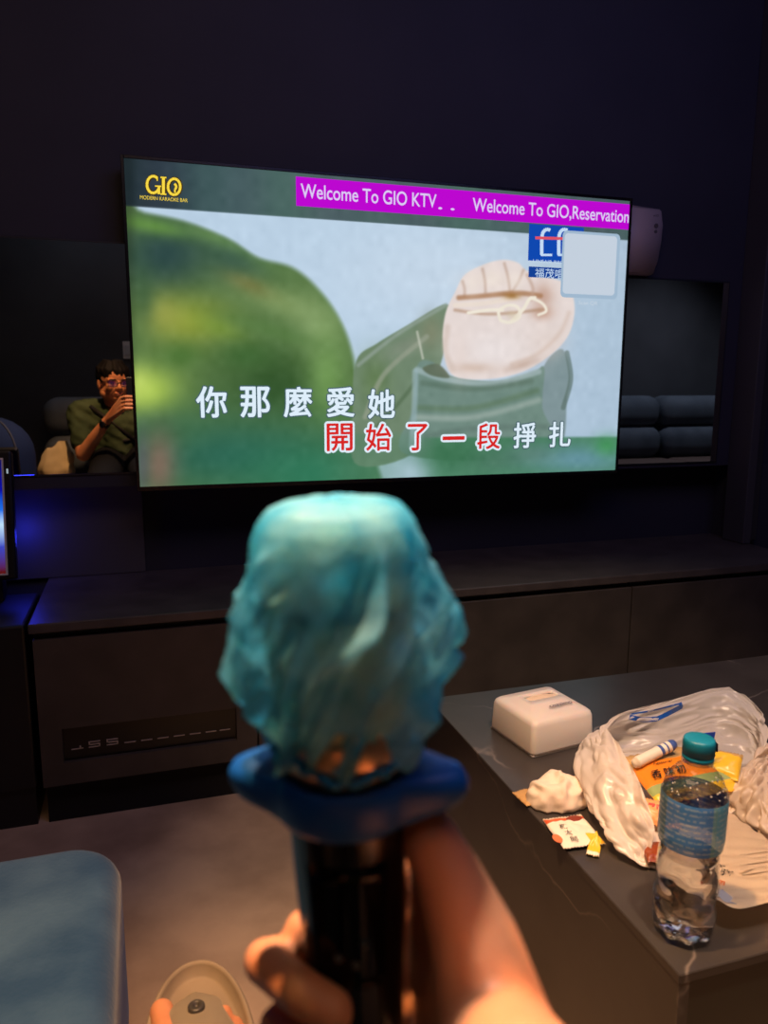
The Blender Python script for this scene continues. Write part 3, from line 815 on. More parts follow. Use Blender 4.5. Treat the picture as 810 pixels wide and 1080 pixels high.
# puffy non-woven cover
m_cov = bpy.data.materials.new('cover_blue_nonwoven'); m_cov.use_nodes = True
nt = m_cov.node_tree; nt.nodes.clear()
out = nt.nodes.new('ShaderNodeOutputMaterial')
def nn_(t): return nt.nodes.new(t)
tcn = nn_('ShaderNodeTexCoord'); nz1 = nn_('ShaderNodeTexNoise'); nz1.inputs['Scale'].default_value = 45; nz1.inputs['Detail'].default_value = 3
nt.links.new(tcn.outputs['Object'], nz1.inputs['Vector'])
crn = nn_('ShaderNodeValToRGB'); crn.color_ramp.elements[0].position = .35; crn.color_ramp.elements[1].position = .7
crn.color_ramp.elements[0].color = rgb(60, 190, 232); crn.color_ramp.elements[1].color = rgb(170, 236, 250)
nt.links.new(nz1.outputs[0], crn.inputs[0])
df, tr_, tp, gl = nn_('ShaderNodeBsdfDiffuse'), nn_('ShaderNodeBsdfTranslucent'), nn_('ShaderNodeBsdfTransparent'), nn_('ShaderNodeBsdfGlossy')
nt.links.new(crn.outputs[0], df.inputs[0]); nt.links.new(crn.outputs[0], tr_.inputs[0]); tp.inputs[0].default_value = rgb(226, 246, 248)
gl.inputs['Roughness'].default_value = 0.55
m1, m2, m3 = nn_('ShaderNodeMixShader'), nn_('ShaderNodeMixShader'), nn_('ShaderNodeMixShader')
m1.inputs[0].default_value = 0.55; nt.links.new(df.outputs[0], m1.inputs[1]); nt.links.new(tr_.outputs[0], m1.inputs[2])
m3.inputs[0].default_value = 0.03; nt.links.new(m1.outputs[0], m3.inputs[1]); nt.links.new(gl.outputs[0], m3.inputs[2])
nz2 = nn_('ShaderNodeTexNoise'); nz2.inputs['Scale'].default_value = 55; nt.links.new(tcn.outputs['Object'], nz2.inputs['Vector'])
mrn = nn_('ShaderNodeMapRange'); mrn.inputs[1].default_value = .42; mrn.inputs[2].default_value = .6; mrn.inputs[3].default_value = 0.10; mrn.inputs[4].default_value = 0.46
nt.links.new(nz2.outputs[0], mrn.inputs[0]); nt.links.new(mrn.outputs[0], m2.inputs[0])
nt.links.new(m3.outputs[0], m2.inputs[1]); nt.links.new(tp.outputs[0], m2.inputs[2]); nt.links.new(m2.outputs[0], out.inputs[0])
b = BM()
NA, NV = 220, 110
cb = S(788)
ch_ = s_top - cb + .0015
def cprof(v):      # v 0 top .. 1 bottom -> radius
    ks = [(0, .001), (.03, .014), (.06, .0235), (.10, .0282), (.18, .0312), (.32, .0338), (.5, .0355), (.65, .0365), (.74, .0345), (.82, .0305), (.90, .0268), (1.0, .0246)]
    for (a, ra), (c, rc) in zip(ks, ks[1:]):
        if v <= c: return ra + (rc - ra) * (v - a) / (c - a)
    return ks[-1][1]
def gbump(a, v, a0, v0, sa, sv):
    d = (a - a0 + PI) % (2 * PI) - PI
    return math.exp(-(d / sa) ** 2 - ((v - v0) / sv) ** 2)
rings = []
for j in range(NV + 1):
    v = j / NV; ring = []
    for i in range(NA):
        a = 2 * PI * i / NA
        r = cprof(v)
        w_ = min(1, max(0, (v - .08) / .25)); w_ = w_ * w_ * (3 - 2 * w_)
        q = Vector((math.cos(a) * 1.1, math.sin(a) * 1.1, v * 1.5))
        f1 = noise.noise(q * 1.7 + Vector((3, 1, 2)))
        tw = a * 3.0 + v * 5.2
        f2 = 1 - abs(math.sin(tw * 1.15 + 2.2 * noise.noise(q * 1.3)))
        f3 = 1 - abs(noise.noise(Vector((math.cos(a + v * 1.8) * 2.6, math.sin(a + v * 1.8) * 2.6, v * 2.2))) * 2)
        f4 = noise.noise(q * 7)
        r += w_ * (0.0062 * f1 + 0.0062 * (f2 ** 2.2) + 0.0040 * (f3 ** 3) - 0.0042 + 0.0008 * f4)
        r += 0.0085 * gbump(a, v, 0.0, .50, .35, .16) + 0.0035 * gbump(a, v, PI, .72, .4, .13) + 0.003 * gbump(a, v, PI, .45, .6, .2)
        r -= 0.0035 * gbump(a, v, 0.1, .78, .5, .1)
        # one strong diagonal fold across the near side
        fa = -PI / 2 - .55 + (1 - v) * 1.35
        dd = ((a - fa + PI) % (2 * PI) - PI) / .12
        r += w_ * 0.006 * math.exp(-dd * dd) - w_ * 0.005 * math.exp(-((dd - 2.2) / 1.4) ** 2)
        if v < .8:
            t_ = min(1, max(0, (v - .06) / .2)); r = max(r, cprof(v) * .96 if v < .1 else .0258 + .0038 * t_ * t_ * (3 - 2 * t_))
        dz = 0.003 * noise.noise(q * 2.5) * (v > .85) * (v - .85) / .15 * 3 + 0.004 * gbump(a, v, -PI / 2 - .75, 1.0, .35, .12)
        z = s_top + .0015 - ch_ * (v ** 1.0) + dz + (0.0018 * noise.noise(Vector((math.cos(a) * 4 * r / .03, math.sin(a) * 4 * r / .03, 1))) if v < .1 else 0)
        if v <= .1: z = s_top + .002 - ch_ * .1 * (v / .1) ** 2.2 + .0006 * f4
        ring.append(b.verts.new(MM @ Vector((r * math.cos(a), r * math.sin(a), z))))
    rings.append(ring)
for p, q in zip(rings, rings[1:]):
    for i in range(NA): b.faces.new((p[i], p[(i + 1) % NA], q[(i + 1) % NA], q[i]))
b.faces.new(rings[0])
cov = thing('microphone_cover', 'crinkled translucent blue disposable cover pulled over the microphone head', 'microphone cover', A_TOP)
obj('cover_cloth', b, m_cov, cov, True)
b = BM()
pts = []
for i in range(120):
    a = 2 * PI * i / 120
    r = 0.0252 + 0.0012 * math.sin(17 * a) + .0006 * math.sin(29 * a)
    pts.append(MM @ Vector((r * math.cos(a), r * math.sin(a), cb + 0.001 * math.sin(5 * a) + 0.004 * gbump(a, 1, -PI / 2 - .75, 1.0, .35, .12))))
tube(b, pts, 0.0016, 8, True); obj('elastic_hem', b, mat('hem_blue', rgb(40, 130, 176), 0.7), cov, True)

# ------------------------------------------------------------------ the man holding microphone and phone
m_skin = vary(mat('skin', rgb(222, 148, 104), 0.5, spec=0.35), rgb(212, 136, 94), rgb(228, 158, 114), 18, 3, 0.12, 300)
bsdf(m_skin).inputs['Subsurface Weight'].default_value = 0.12
bsdf(m_skin).inputs['Subsurface Radius'].default_value = (0.012, 0.004, 0.002)
W_R = H(552, 1170, -0.085)
def hand_r(b):
    idx = [(H(458, 915, .026), .0125), (H(405, 905, .042), .0098), (H(352, 915, .038), .0086), (H(328, 923, .020), .0074)]
    mid = [(H(464, 960, .028), .013), (H(395, 962, .046), .010), (H(335, 972, .038), .009), (H(320, 982, .012), .0082)]
    rin = [(H(464, 1008, .026), .0125), (H(380, 1008, .046), .0098), (H(298, 1010, .032), .0092), (H(279, 1014, .004), .0086), (H(318, 1046, -.022), .0082), (H(352, 1066, -.027), .0076)]
    pin = [(H(458, 1058, .020), .0115), (H(375, 1066, .042), .0086), (H(305, 1070, .028), .008), (H(292, 1082, .002), .0076), (H(330, 1108, -.020), .0072), (H(358, 1122, -.024), .0068)]
    for c in (idx, mid, rin, pin): chain(b, c)
    palm = H(505, 1090, -.02)
    for m in (idx, mid, rin, pin): chain(b, [(H(522, 1120, -.040), .019), (m[0][0], m[0][1])])
    chain(b, [(idx[0][0], .012), (mid[0][0], .0125), (rin[0][0], .012), (pin[0][0], .011)])
    thumb = [(H(530, 1110, -.042), .021), (H(500, 995, -.024), .0168), (H(473, 925, -.014), .0128), (H(455, 888, -.008), .0112), (H(451, 877, -.006), .0100)]
    chain(b, thumb)
    chain(b, [(H(500, 1000, -.022), .0155), (H(466, 985, .012), .0135)])
    chain(b, [(H(515, 1060, -.030), .019), (H(470, 1040, .010), .0140)])
    chain(b, [(H(474, 928, -.006), .0125), (H(458, 918, .020), .0125)])
    chain(b, [(H(490, 980, -.015), .015), (H(462, 965, .020), .0135)])
    chain(b, [(H(500, 1035, -.020), .018), (H(464, 1012, .020), .014)])
    chain(b, [(H(462, 935, .008), .012), (H(464, 1030, .004), .013)])
    chain(b, [(H(528, 1110, -.042), .0215), (W_R, .0235)])
ELB_R, SH_R = Vector((-0.475, -2.34, 0.70)), Vector((-0.665, -2.53, 0.865))
b = BM(); hand_r(b); chain(b, [(W_R, .0235), (W_R.lerp(ELB_R, .45), .033), (ELB_R, .038)])
ms = [remesh(b, 0.0022, 8, 0.5)]
# right foot raised, in the sandal
SZ = 0.398
toe = {'big': on(172, 1052, 2, SZ + .018), 't2': on(233, 1060, 2, SZ + .014)}
ANK = Vector((-0.690, -1.640, 0.470))
b = BM()
bt = toe['big']; t2 = toe['t2']
bt = Vector((bt.x - .002, bt.y - .004, SZ + .012)); t2 = Vector((t2.x + .002, t2.y - .003, SZ + .010))
chain(b, [(bt + Vector((0, -.008, 0)), .0125), (bt + Vector((.003, -.035, .002)), .0125), (Vector((-0.704, -1.53, SZ + .022)), .018)])
for k, (dx, dy, r) in enumerate(((0, 0, .0092), (.013, -.014, .0082), (.024, -.027, .0076), (.034, -.042, .0070))):
    p = t2 + Vector((dx, dy - .006, 0)) if k == 0 else t2 + Vector((dx * .75, dy - .006, -.002))
    chain(b, [(p, r), (p + Vector((-.004, -.025, .008)), r * .95), (Vector((-0.690 + k * .012, -1.53, SZ + .020)), .014)])
chain(b, [(Vector((-0.704, -1.53, SZ + .022)), .018), (Vector((-0.694, -1.60, SZ + .05)), .026), (ANK, .034)])
chain(b, [(Vector((-0.668, -1.53, SZ + .020)), .015), (Vector((-0.684, -1.60, SZ + .045)), .026), (ANK, .032)])
chain(b, [(ANK, .034), (Vector((-0.690, -1.655, SZ + .028)), .026)])
ms.append(remesh(b, 0.0026, 5, 0.5))
# left hand behind the phone
PHC = Vector((CAM.x - 0.024, CAM.y - 0.010, CAM.z - 0.062))      # phone centre
W_L, ELB_L, SH_L = Vector((-0.884, -2.292, 0.832)), Vector((-1.020, -2.40, 0.645)), Vector((-1.035, -2.53, 0.868))
b = BM()
kn = [Vector((-0.800, -2.196, .955 - k * .021)) for k in range(4)]
tips = [Vector((-0.735 + d, -2.163, .962 - k * .020)) for k, d in enumerate((.0, .008, .004, -.008))]
for k in range(4):
    mid_ = (kn[k] + tips[k]) / 2 + Vector((-.012, .012, .004))
    chain(b, [(kn[k], .0105), (mid_, .0092), (tips[k], .0075)])
    chain(b, [(W_L, .021), (kn[k], .0115)])
chain(b, [(kn[0], .0105), (kn[3], .0105)])
chain(b, [(W_L.lerp(kn[1], .35), .018), (Vector((-0.800, -2.222, .915)), .0135), (Vector((-0.770, -2.206, .955)), .0105), (Vector((-0.752, -2.192, .985)), .0088)])
chain(b, [(W_L, .024), (W_L.lerp(ELB_L, .5), .034), (ELB_L, .040)])
ms.append(remesh(b, 0.003, 6, 0.5))
# head with a face
HC = Vector((-0.842, -2.455, 1.035))
HM = Matrix.Rotation(math.radians(-20), 3, 'Z') @ Matrix.Rotation(math.radians(-4), 3, 'X')
def hp(x, y, z): return HC + HM @ Vector((x, y, z))
b = BM()
ell(b, hp(0, -.012, .028), (.078, .094, .083), HM)
ell(b, hp(0, .012, -.040), (.064, .072, .066), HM)
ell(b, hp(0, .040, -.078), (.036, .036, .028), HM)          # chin
for s in (-1, 1):
    ell(b, hp(s * .036, .055, -.022), (.028, .022, .024), HM)   # cheek
    ell(b, hp(s * .031, .066, .020), (.026, .014, .009), HM)    # brow
    ell(b, hp(s * .078, -.012, -.010), (.009, .018, .030), HM)  # ear
    ell(b, hp(s * .055, .0, -.058), (.022, .034, .028), HM)     # jaw
    ell(b, hp(s * .011, .084, -.026), (.009, .010, .008), HM)   # nostril
caps(b, hp(0, .074, .014), hp(0, .092, -.022), .0085, .0125)
ell(b, hp(0, .078, -.052), (.024, .011, .0055), HM); ell(b, hp(0, .076, -.061), (.020, .012, .0065), HM)
chain(b, [(HC + Vector((0, -.02, -.06)), .056), (Vector((-0.845, -2.53, 0.90)), .062)])
ms.append(remesh(b, 0.0036, 4, 0.5))
# trunk, arms and legs
b = BM()
PEL, CH_ = Vector((-0.80, -2.60, 0.612)), Vector((-0.845, -2.56, 0.79))
for dx, dy, r in ((-.07, 0, .10), (.07, 0, .10), (0, .02, .11)):
    chain(b, [(PEL + Vector((dx, dy, 0)), r + .015), ((PEL + CH_) / 2 + Vector((dx * 1.0, dy, 0)), r + .012), (CH_ + Vector((dx * 1.2, dy, .02)), r)])
chain(b, [(SH_L, .058), (Vector((-0.845, -2.55, .89)), .065), (SH_R, .058)])
chain(b, [(SH_L, .056), (ELB_L, .041)]); chain(b, [(SH_R, .056), (ELB_R, .041)])
KN_R, KN_L, AN_L = Vector((-0.69, -2.10, 0.535)), Vector((-0.93, -2.08, 0.50)), Vector((-0.93, -1.99, 0.10))
chain(b, [(PEL + Vector((.08, 0, 0)), .095), (KN_R, .060)]); chain(b, [(PEL + Vector((-.08, 0, 0)), .095), (KN_L, .060)])
chain(b, [(KN_R, .058), (KN_R.lerp(ANK, .4), .055), (ANK, .034)]); chain(b, [(KN_L, .058), (KN_L.lerp(AN_L, .35), .056), (AN_L, .036)])
chain(b, [(AN_L + Vector((0, -.02, -.045)), .035), (AN_L + Vector((-.01, .14, -.065)), .03)])
ms.append(remesh(b, 0.010, 6, 0.5))
body = join_meshes(ms, 'person')
person = add('person', body, m_skin, None, True)
tag(person, 'man in a dark green T-shirt and glasses holding up a phone and a microphone', 'person')
# eyes, lips, hair, glasses, watch, clothes
for s in (-1, 1):
    b = BM(); ell(b, hp(s * .031, .069, .002), (.0125, .008, .0052), HM); obj('eye', b, mat('eye_dark', rgb(40, 28, 24), 0.2), person, True)
    b = BM(); ell(b, hp(s * .031, .0775, .0225), (.019, .005, .0035), HM); obj('eyebrow', b, mat('brow_dark', rgb(24, 20, 18), 0.8), person, True)
b = BM(); ell(b, hp(0, .0855, -.0525), (.021, .005, .0035), HM); ell(b, hp(0, .084, -.060), (.017, .006, .0042), HM); obj('lips', b, mat('lips', rgb(176, 100, 84), 0.45), person, True)
b = BM()
ell(b, hp(0, -.024, .038), (.087, .096, .083), HM, 40, 28)
for v in list(b.verts):
    q = HM.transposed() @ (v.co - HC)
    if q.y > .030 and q.z < .066: q.y = .030 - (.066 - q.z) * .35
    if q.z < -.035: q.z = -.035 + (q.z + .035) * .3
    v.co = HC + HM @ q
rr = random.Random(5)
for k in range(60):                                          # loose locks over crown, sides and brow
    a = rr.uniform(-2.6, 2.6); x, y = .080 * math.sin(a), .084 * math.cos(a) - .018
    front = math.cos(a) > .35
    L0 = hp(x * .55, y * .55, .104 + rr.uniform(0, .012)); L1 = hp(x * .98, y * .98 + (.004 if front else 0), .068 + rr.uniform(-.01, .012))
    L2 = hp(x * 1.03 + .006, y * 1.04 + (.008 if front else 0), (.034 if front else .004) + rr.uniform(-.014, .012))
    chain(b, [(L0, .013), (L1, .0105), (L2, .0035)])
hair = remesh(b, 0.004, 1, 0.3); add('hair', hair, mat('hair_black', rgb(22, 19, 18), 0.7, spec=0.15), person, True)
m_fr = mat('glasses_frame', rgb(30, 26, 40), 0.3, 0.4)
m_lens = mat('glasses_lens', rgb(120, 70, 190), 0.05); bsdf(m_lens).inputs['Alpha'].default_value = 0.30  # purple base colour stands in for the glint on the glasses
g = None
b = BM()
for s in (-1, 1):
    pts = []
    for k in range(28):
        a = 2 * PI * k / 28
        pts.append(hp(s * .034 + .0255 * math.copysign(abs(math.cos(a)) ** .7, math.cos(a)), .092 - .012 * (abs(s * .034 + .02 * math.cos(a)) / .06) ** 2, .002 + .0185 * math.copysign(abs(math.sin(a)) ** .7, math.sin(a))))
    tube(b, pts, .0019, 8, True)
    tube(b, [hp(s * .060, .080, .008), hp(s * .076, .04, .010), hp(s * .081, -.012, .006), hp(s * .080, -.030, -.004)], .0018, 8)
tube(b, [hp(-.009, .0915, .006), hp(0, .093, .009), hp(.009, .0915, .006)], .0018, 8)
g = obj('glasses', b, m_fr, person, True)
for s in (-1, 1):
    b = BM(); f = []
    for k in range(28):
        a = 2 * PI * k / 28
        f.append(b.verts.new(hp(s * .034 + .0245 * math.copysign(abs(math.cos(a)) ** .7, math.cos(a)), .0915 - .012 * (abs(s * .034) / .06) ** 2, .002 + .0175 * math.copysign(abs(math.sin(a)) ** .7, math.sin(a)))))
    b.faces.new(f); obj('lens', b, m_lens, g)
b = BM()
for k, (rr) in enumerate((.0275,)):
    d = (ELB_L - W_L).normalized(); c = W_L + d * .020
    Mw, _ = frame_to(c - d * .013, c + d * .013)
    lathe(b, [(.0262, 0), (.0285, .002), (.0285, .024), (.0262, .026)], Mw, 36)
    fc = c + (Vector((0, 1, .3)) - d * Vector((0, 1, .3)).dot(d)).normalized() * .029
obj('wristwatch', b, mat('watch_black', rgb(14, 14, 16), 0.35), person, True)
b = BM(); ell(b, fc, (.017, .006, .019)); obj('watch_face', b, mat('watch_glass', rgb(10, 10, 14), 0.08), person, True)
m_shirt = vary(mat('green_tshirt', rgb(70, 84, 60), 0.9, spec=0.1), rgb(60, 74, 52), rgb(80, 94, 68), 7, 4, 0.5, 40)
b = BM()
for dx, dy, r in ((-.07, 0, .10), (.07, 0, .10), (0, .02, .11)):
    chain(b, [(PEL + Vector((dx, dy, -.02)), r + .028), ((PEL + CH_) / 2 + Vector((dx * 1.05, dy, 0)), r + .026), (CH_ + Vector((dx * 1.25, dy, .02)), r + .014)])
chain(b, [(SH_L, .070), (Vector((-0.845, -2.55, .882)), .074), (SH_R, .070)])
chain(b, [(SH_L, .070), (SH_L.lerp(ELB_L, .70), .062)]); chain(b, [(SH_R, .070), (SH_R.lerp(ELB_R, .62), .060)])
sh = remesh(b, 0.008, 5, 0.5)
bm2 = BM(); bm2.from_mesh(sh); bm2.normal_update()
for v in bm2.verts:
    q = v.co
    n = noise.noise(Vector((q.x * 9, q.y * 9, q.z * 26 + q.x * 14))) * .009 + noise.noise(q * 30) * .004
    v.co = q + v.normal * n
obj('tshirt', bm2, m_shirt, person, True)
b = BM(); tube(b, [(SH_L + Vector((.06, .055, .035))), CH_ + Vector((-.02, .135, .03)), (PEL + Vector((.10, .16, .06)))], .012, 10); tube(b, [PEL + Vector((-.10, .13, .09)), PEL + Vector((0, .165, .10)), PEL + Vector((.15, .12, .12))], .016, 10)
obj('bag_strap', b, mat('strap_black', rgb(18, 18, 20), 0.7), person, True)
b = BM()
chain(b, [(PEL + Vector((.08, 0, -.01)), .112), (KN_R, .072), (KN_R.lerp(ANK, .45), .066)]); chain(b, [(PEL + Vector((-.08, 0, -.01)), .112), (KN_L, .072), (KN_L.lerp(AN_L, .85), .060)])
add('trousers', remesh(b, 0.009, 5, 0.5), mat('trousers_black', rgb(22, 23, 26), 0.95, spec=0.1), person, True)
# phone
ph = thing('phone', 'black phone held upright in the reflected man\'s raised hand', 'phone', PHC)
b = BM(); box(b, PHC.x - .037, PHC.x + .037, PHC.y - .004, PHC.y + .004, PHC.z - .077, PHC.z + .077, 0.0035, 3); obj('phone_body', b, mat('phone_black', rgb(26, 28, 34), 0.3), ph, True)
b = BM(); box(b, CAM.x - .012, CAM.x + .009, PHC.y + .0035, PHC.y + .0065, CAM.z - .030, CAM.z + .010, 0.001, 2); obj('camera_bump', b, mat('phone_bump', rgb(16, 16, 18), 0.25), ph)
b = BM(); box(b, PHC.x - .034, PHC.x + .034, PHC.y - .0045, PHC.y - .0040, PHC.z - .073, PHC.z + .073); obj('phone_screen', b, emit('phone_screen', rgb(60, 66, 80), 0.5), ph)

# sandal on the raised foot
t = thing('sandal', 'taupe flip-flop with a raised rim and a round strap button on the raised foot', 'sandal', (-0.687, -1.52, SZ - .02))
tipp = on(205, 1014, 2, SZ + .012)
def sole_ring(ins, z, n=72):
    out_ = []
    for k in range(n):
        a = 2 * PI * k / n
        c, s = math.cos(a), math.sin(a)
        yc = tipp.y - .128
        y = yc + (.128 - ins) * s if s > 0 else yc + (.135 - ins) * s
        wv = .0555 if s > 0 else .0555 - .018 * (-s)
        x = -0.6865 + (wv - ins) * math.copysign(abs(c) ** (.92 if s > 0 else .8), c) + .004 * s
        out_.append(Vector((x, y, z)))
    return out_
b = BM()
prof = [(0.010, SZ - .026), (0.002, SZ - .022), (0.0, SZ - .010), (0.0, SZ + .012), (.002, SZ + .0145), (.0045, SZ + .0145), (.0065, SZ + .012), (.0095, SZ + .001), (.014, SZ), (.03, SZ)]
rings = [[b.verts.new(p) for p in sole_ring(i_, z_)] for i_, z_ in prof]
for p, q in zip(rings, rings[1:]):
    for i in range(72): b.faces.new((p[i], p[(i + 1) % 72], q[(i + 1) % 72], q[i]))
b.faces.new(rings[0]); b.faces.new(rings[-1])
m_sand = vary(mat('sandal_taupe', rgb(150, 134, 112), 0.7), rgb(142, 127, 106), rgb(156, 140, 117), 20, 3)
obj('footbed', b, m_sand, t, True)
post = on(207, 1066, 2, SZ + .026)
b = BM()
# strap: a broad tongue over the toes that splits to both sides of the footbed
rows = []
for j in range(22):
    u = j / 21
    y = post.y + .034 - u * .115
    hw = .0262 * math.sqrt(max(0.02, 1 - (1 - min(u / .28, 1)) ** 2)) + max(0, u - .3) * .045
    zc0 = SZ + .019 + .013 * math.sin(min(u / .35, 1) * PI / 2) + .018 * max(0, u - .3)
    row = []
    for i in range(17):
        q = -1 + 2 * i / 16
        row.append(b.verts.new((post.x + q * hw, y, zc0 - (.006 + .030 * max(0, u - .25)) * q * q)))
    rows.append(row)
for p, q in zip(rows, rows[1:]):
    for i in range(16): b.faces.new((p[i], p[i + 1], q[i + 1], q[i]))
bmesh.ops.solidify(b, geom=b.faces[:], thickness=0.004)
obj('strap', b, mat('strap_taupe', rgb(196, 184, 160), 0.6), t, True)
b = BM(); lathe(b, [(.0085, -.002), (.0085, .0045), (.007, .006), (.0035, .006), (.003, .003)], Matrix.Translation((post.x, post.y - .004, SZ + .0305)), 28)
obj('button', b, mat('button_dark', rgb(70, 66, 60), 0.4), t, True)

# cream bag on the sofa in the mirror
t = thing('tote_bag', 'cream cloth bag slumped on the sofa, reflected beside the seated man', 'bag', (-1.185, -2.58, 0.49))
b = BM()
rr_ = [(0.0, .085, .060), (.05, .098, .066), (.12, .085, .052), (.18, .060, .034), (.215, .045, .022)]
rings = []
for k in range(20):
    v = k / 19 * (len(rr_) - 1); i0_ = min(int(v), len(rr_) - 2); f_ = v - i0_
    h_, ra_, rb_ = [rr_[i0_][q] * (1 - f_) + rr_[i0_ + 1][q] * f_ for q in range(3)]
    ring = []
    for i in range(48):
        a = 2 * PI * i / 48
        n = 1 + .16 * noise.noise(Vector((math.cos(a) * 2, math.sin(a) * 2, h_ * 18)))
        ring.append(b.verts.new((-1.185 + ra_ * n * math.cos(a) + h_ * .12, -2.58 + rb_ * n * math.sin(a), .491 + h_ - .05 * (1 if k > 14 else 0) * (k - 14) / 5 * max(0, -math.cos(a)))))
    rings.append(ring)
for p, q in zip(rings, rings[1:]):
    for i in range(48): b.faces.new((p[i], p[(i + 1) % 48], q[(i + 1) % 48], q[i]))
b.faces.new(rings[0])
obj('cloth', b, mat('cream_cloth', rgb(226, 204, 160), 0.85), t, True)
b = BM(); box(b, -1.205, -1.135, -2.600, -2.560, .56, .672, .004); obj('brown_lining', b, mat('brown_lining', rgb(120, 70, 40), 0.8), t)

# ------------------------------------------------------------------ things on the table
def tbl(name, color, rough=0.5, **kw): return mat(name, color, rough, **kw)
# tissue box
FL, FR, RR = T(524.5, 766), T(552.5, 803), T(619, 786)
c0 = (FL + RR) / 2
ex = (RR - FR); ex.z = 0; wx = ex.length; ex.normalize(); ey = Vector((-ex.y, ex.x, 0)); wy = (FL - FR).dot(ey)
TM = Matrix(((ex.x, ey.x, 0, c0.x), (ex.y, ey.y, 0, c0.y), (0, 0, 1, TZ), (0, 0, 0, 1)))
t = thing('tissue_box', 'white translucent tissue box with an oval opening, on the black marble table', 'tissue box', (c0.x, c0.y, TZ))
m_tb = mat('tissue_box_plastic', rgb(236, 226, 218), 0.35); bsdf(m_tb).inputs['Subsurface Weight'].default_value = 0.5; bsdf(m_tb).inputs['Subsurface Radius'].default_value = (.03, .02, .015)
HB = 0.060
b = BM()
def rrect(hx, hy, r, z, n=6):
    o_ = []
    for cx, cy, a0 in ((hx - r, hy - r, 0), (-hx + r, hy - r, 90), (-hx + r, -hy + r, 180), (hx - r, -hy + r, 270)):
        for k in range(n + 1):
            a = math.radians(a0 + 90 * k / n); o_.append(Vector((cx + r * math.cos(a), cy + r * math.sin(a), z)))
    return o_
hx, hy = wx / 2, wy / 2
def dome(p): return 0.010 * max(0, 1 - (p.x / hx) ** 2) * 1.0 + 0.004 * max(0, 1 - (p.y / hy) ** 2)
rings = []
for (i_, z_) in ((.004, 0.001), (.0005, 0.004), (.0, 0.008), (.002, HB - .010), (.004, HB - .004), (.008, HB - .0005)):
    rings.append([b.verts.new(TM @ p) for p in rrect(hx - i_, hy - i_, .010, z_)])
n_ = len(rings[0])
for sc_ in (.92, .8, .68, .56):                         # top sheet narrowing onto the oval mouth
    ring = []
    for p in rrect(hx - .008, hy - .008, .010, HB):
        a = math.atan2(p.y, p.x); e_ = Vector((.040 * math.cos(a), .017 * math.sin(a) + .004, HB))
        f_ = (1 - sc_) / .44
        q = p.lerp(e_, f_); q.z = HB - .0005 + dome(q) * min(1, f_ * 1.2)
        ring.append(b.verts.new(TM @ q))
    rings.append(ring)
ring = [b.verts.new(v.co + Vector((0, 0, -.006))) for v in rings[-1]]; rings.append(ring)
for p, q in zip(rings, rings[1:]):
    for i in range(n_): b.faces.new((p[i], p[(i + 1) % n_], q[(i + 1) % n_], q[i]))
b.faces.new(rings[0])
obj('box_shell', b, m_tb, t, True)
b = BM(); lathe(b, [(.0398, HB + .004), (.030, HB + .007), (.012, HB + .010), (.002, HB + .011)], TM @ Matrix.Translation((0, .004, 0)) @ Matrix.Diagonal((1, .42, 1, 1)), 40)
obj('tissue', b, mat('tissue_paper', rgb(240, 214, 186), 0.9), t, True)
b = BM(); box(b, -hx + .001, hx - .001, -hy + .001, hy - .001, 0.0002, .0035, .001, 1, TM); obj('base_tray', b, mat('tray_grey', rgb(140, 132, 126), 0.5), t)
b = BM(); fit_text(b, 'cozzimo', TM @ Matrix.Translation((.012, -.033, HB + .0085)) @ Matrix.Rotation(math.radians(8), 4, 'X'), .046, .0085, offset=.01)
obj('print', b, mat('print_navy', rgb(30, 40, 90), 0.5), t)

# plastic film
def film(name, c1, transp=0.25, gloss=0.12, rough=0.22):
    m = bpy.data.materials.new(name); m.use_nodes = True; nt = m.node_tree; nt.nodes.clear()
    o_ = nt.nodes.new('ShaderNodeOutputMaterial'); d = nt.nodes.new('ShaderNodeBsdfDiffuse'); tr = nt.nodes.new('ShaderNodeBsdfTranslucent'); tp = nt.nodes.new('ShaderNodeBsdfTransparent'); g_ = nt.nodes.new('ShaderNodeBsdfGlossy')
    d.inputs[0].default_value = c1; tr.inputs[0].default_value = c1; g_.inputs['Roughness'].default_value = rough
    a, b_, c = [nt.nodes.new('ShaderNodeMixShader') for _ in range(3)]
    a.inputs[0].default_value = .38; nt.links.new(d.outputs[0], a.inputs[1]); nt.links.new(tr.outputs[0], a.inputs[2])
    b_.inputs[0].default_value = gloss; nt.links.new(a.outputs[0], b_.inputs[1]); nt.links.new(g_.outputs[0], b_.inputs[2])
    c.inputs[0].default_value = transp; nt.links.new(b_.outputs[0], c.inputs[1]); nt.links.new(tp.outputs[0], c.inputs[2])
    tc = nt.nodes.new('ShaderNodeTexCoord'); nz = nt.nodes.new('ShaderNodeTexNoise'); nz.noise_type = 'RIDGED_MULTIFRACTAL'; nz.inputs['Scale'].default_value = 15; nz.inputs['Detail'].default_value = 2
    nt.links.new(tc.outputs['Object'], nz.inputs['Vector']); bp = nt.nodes.new('ShaderNodeBump'); bp.inputs['Strength'].default_value = .40; bp.inputs['Distance'].default_value = .003
    nt.links.new(nz.outputs[0], bp.inputs['Height'])
    for s_ in (d, tr, g_): nt.links.new(bp.outputs[0], s_.inputs['Normal'])
    nt.links.new(c.outputs[0], o_.inputs[0]); return m
m_bag = film('bag_white_film', rgb(250, 242, 234), 0.08, 0.06, 0.30)
m_bagprint = mat('bag_print_blue', rgb(20, 84, 176), 0.4)
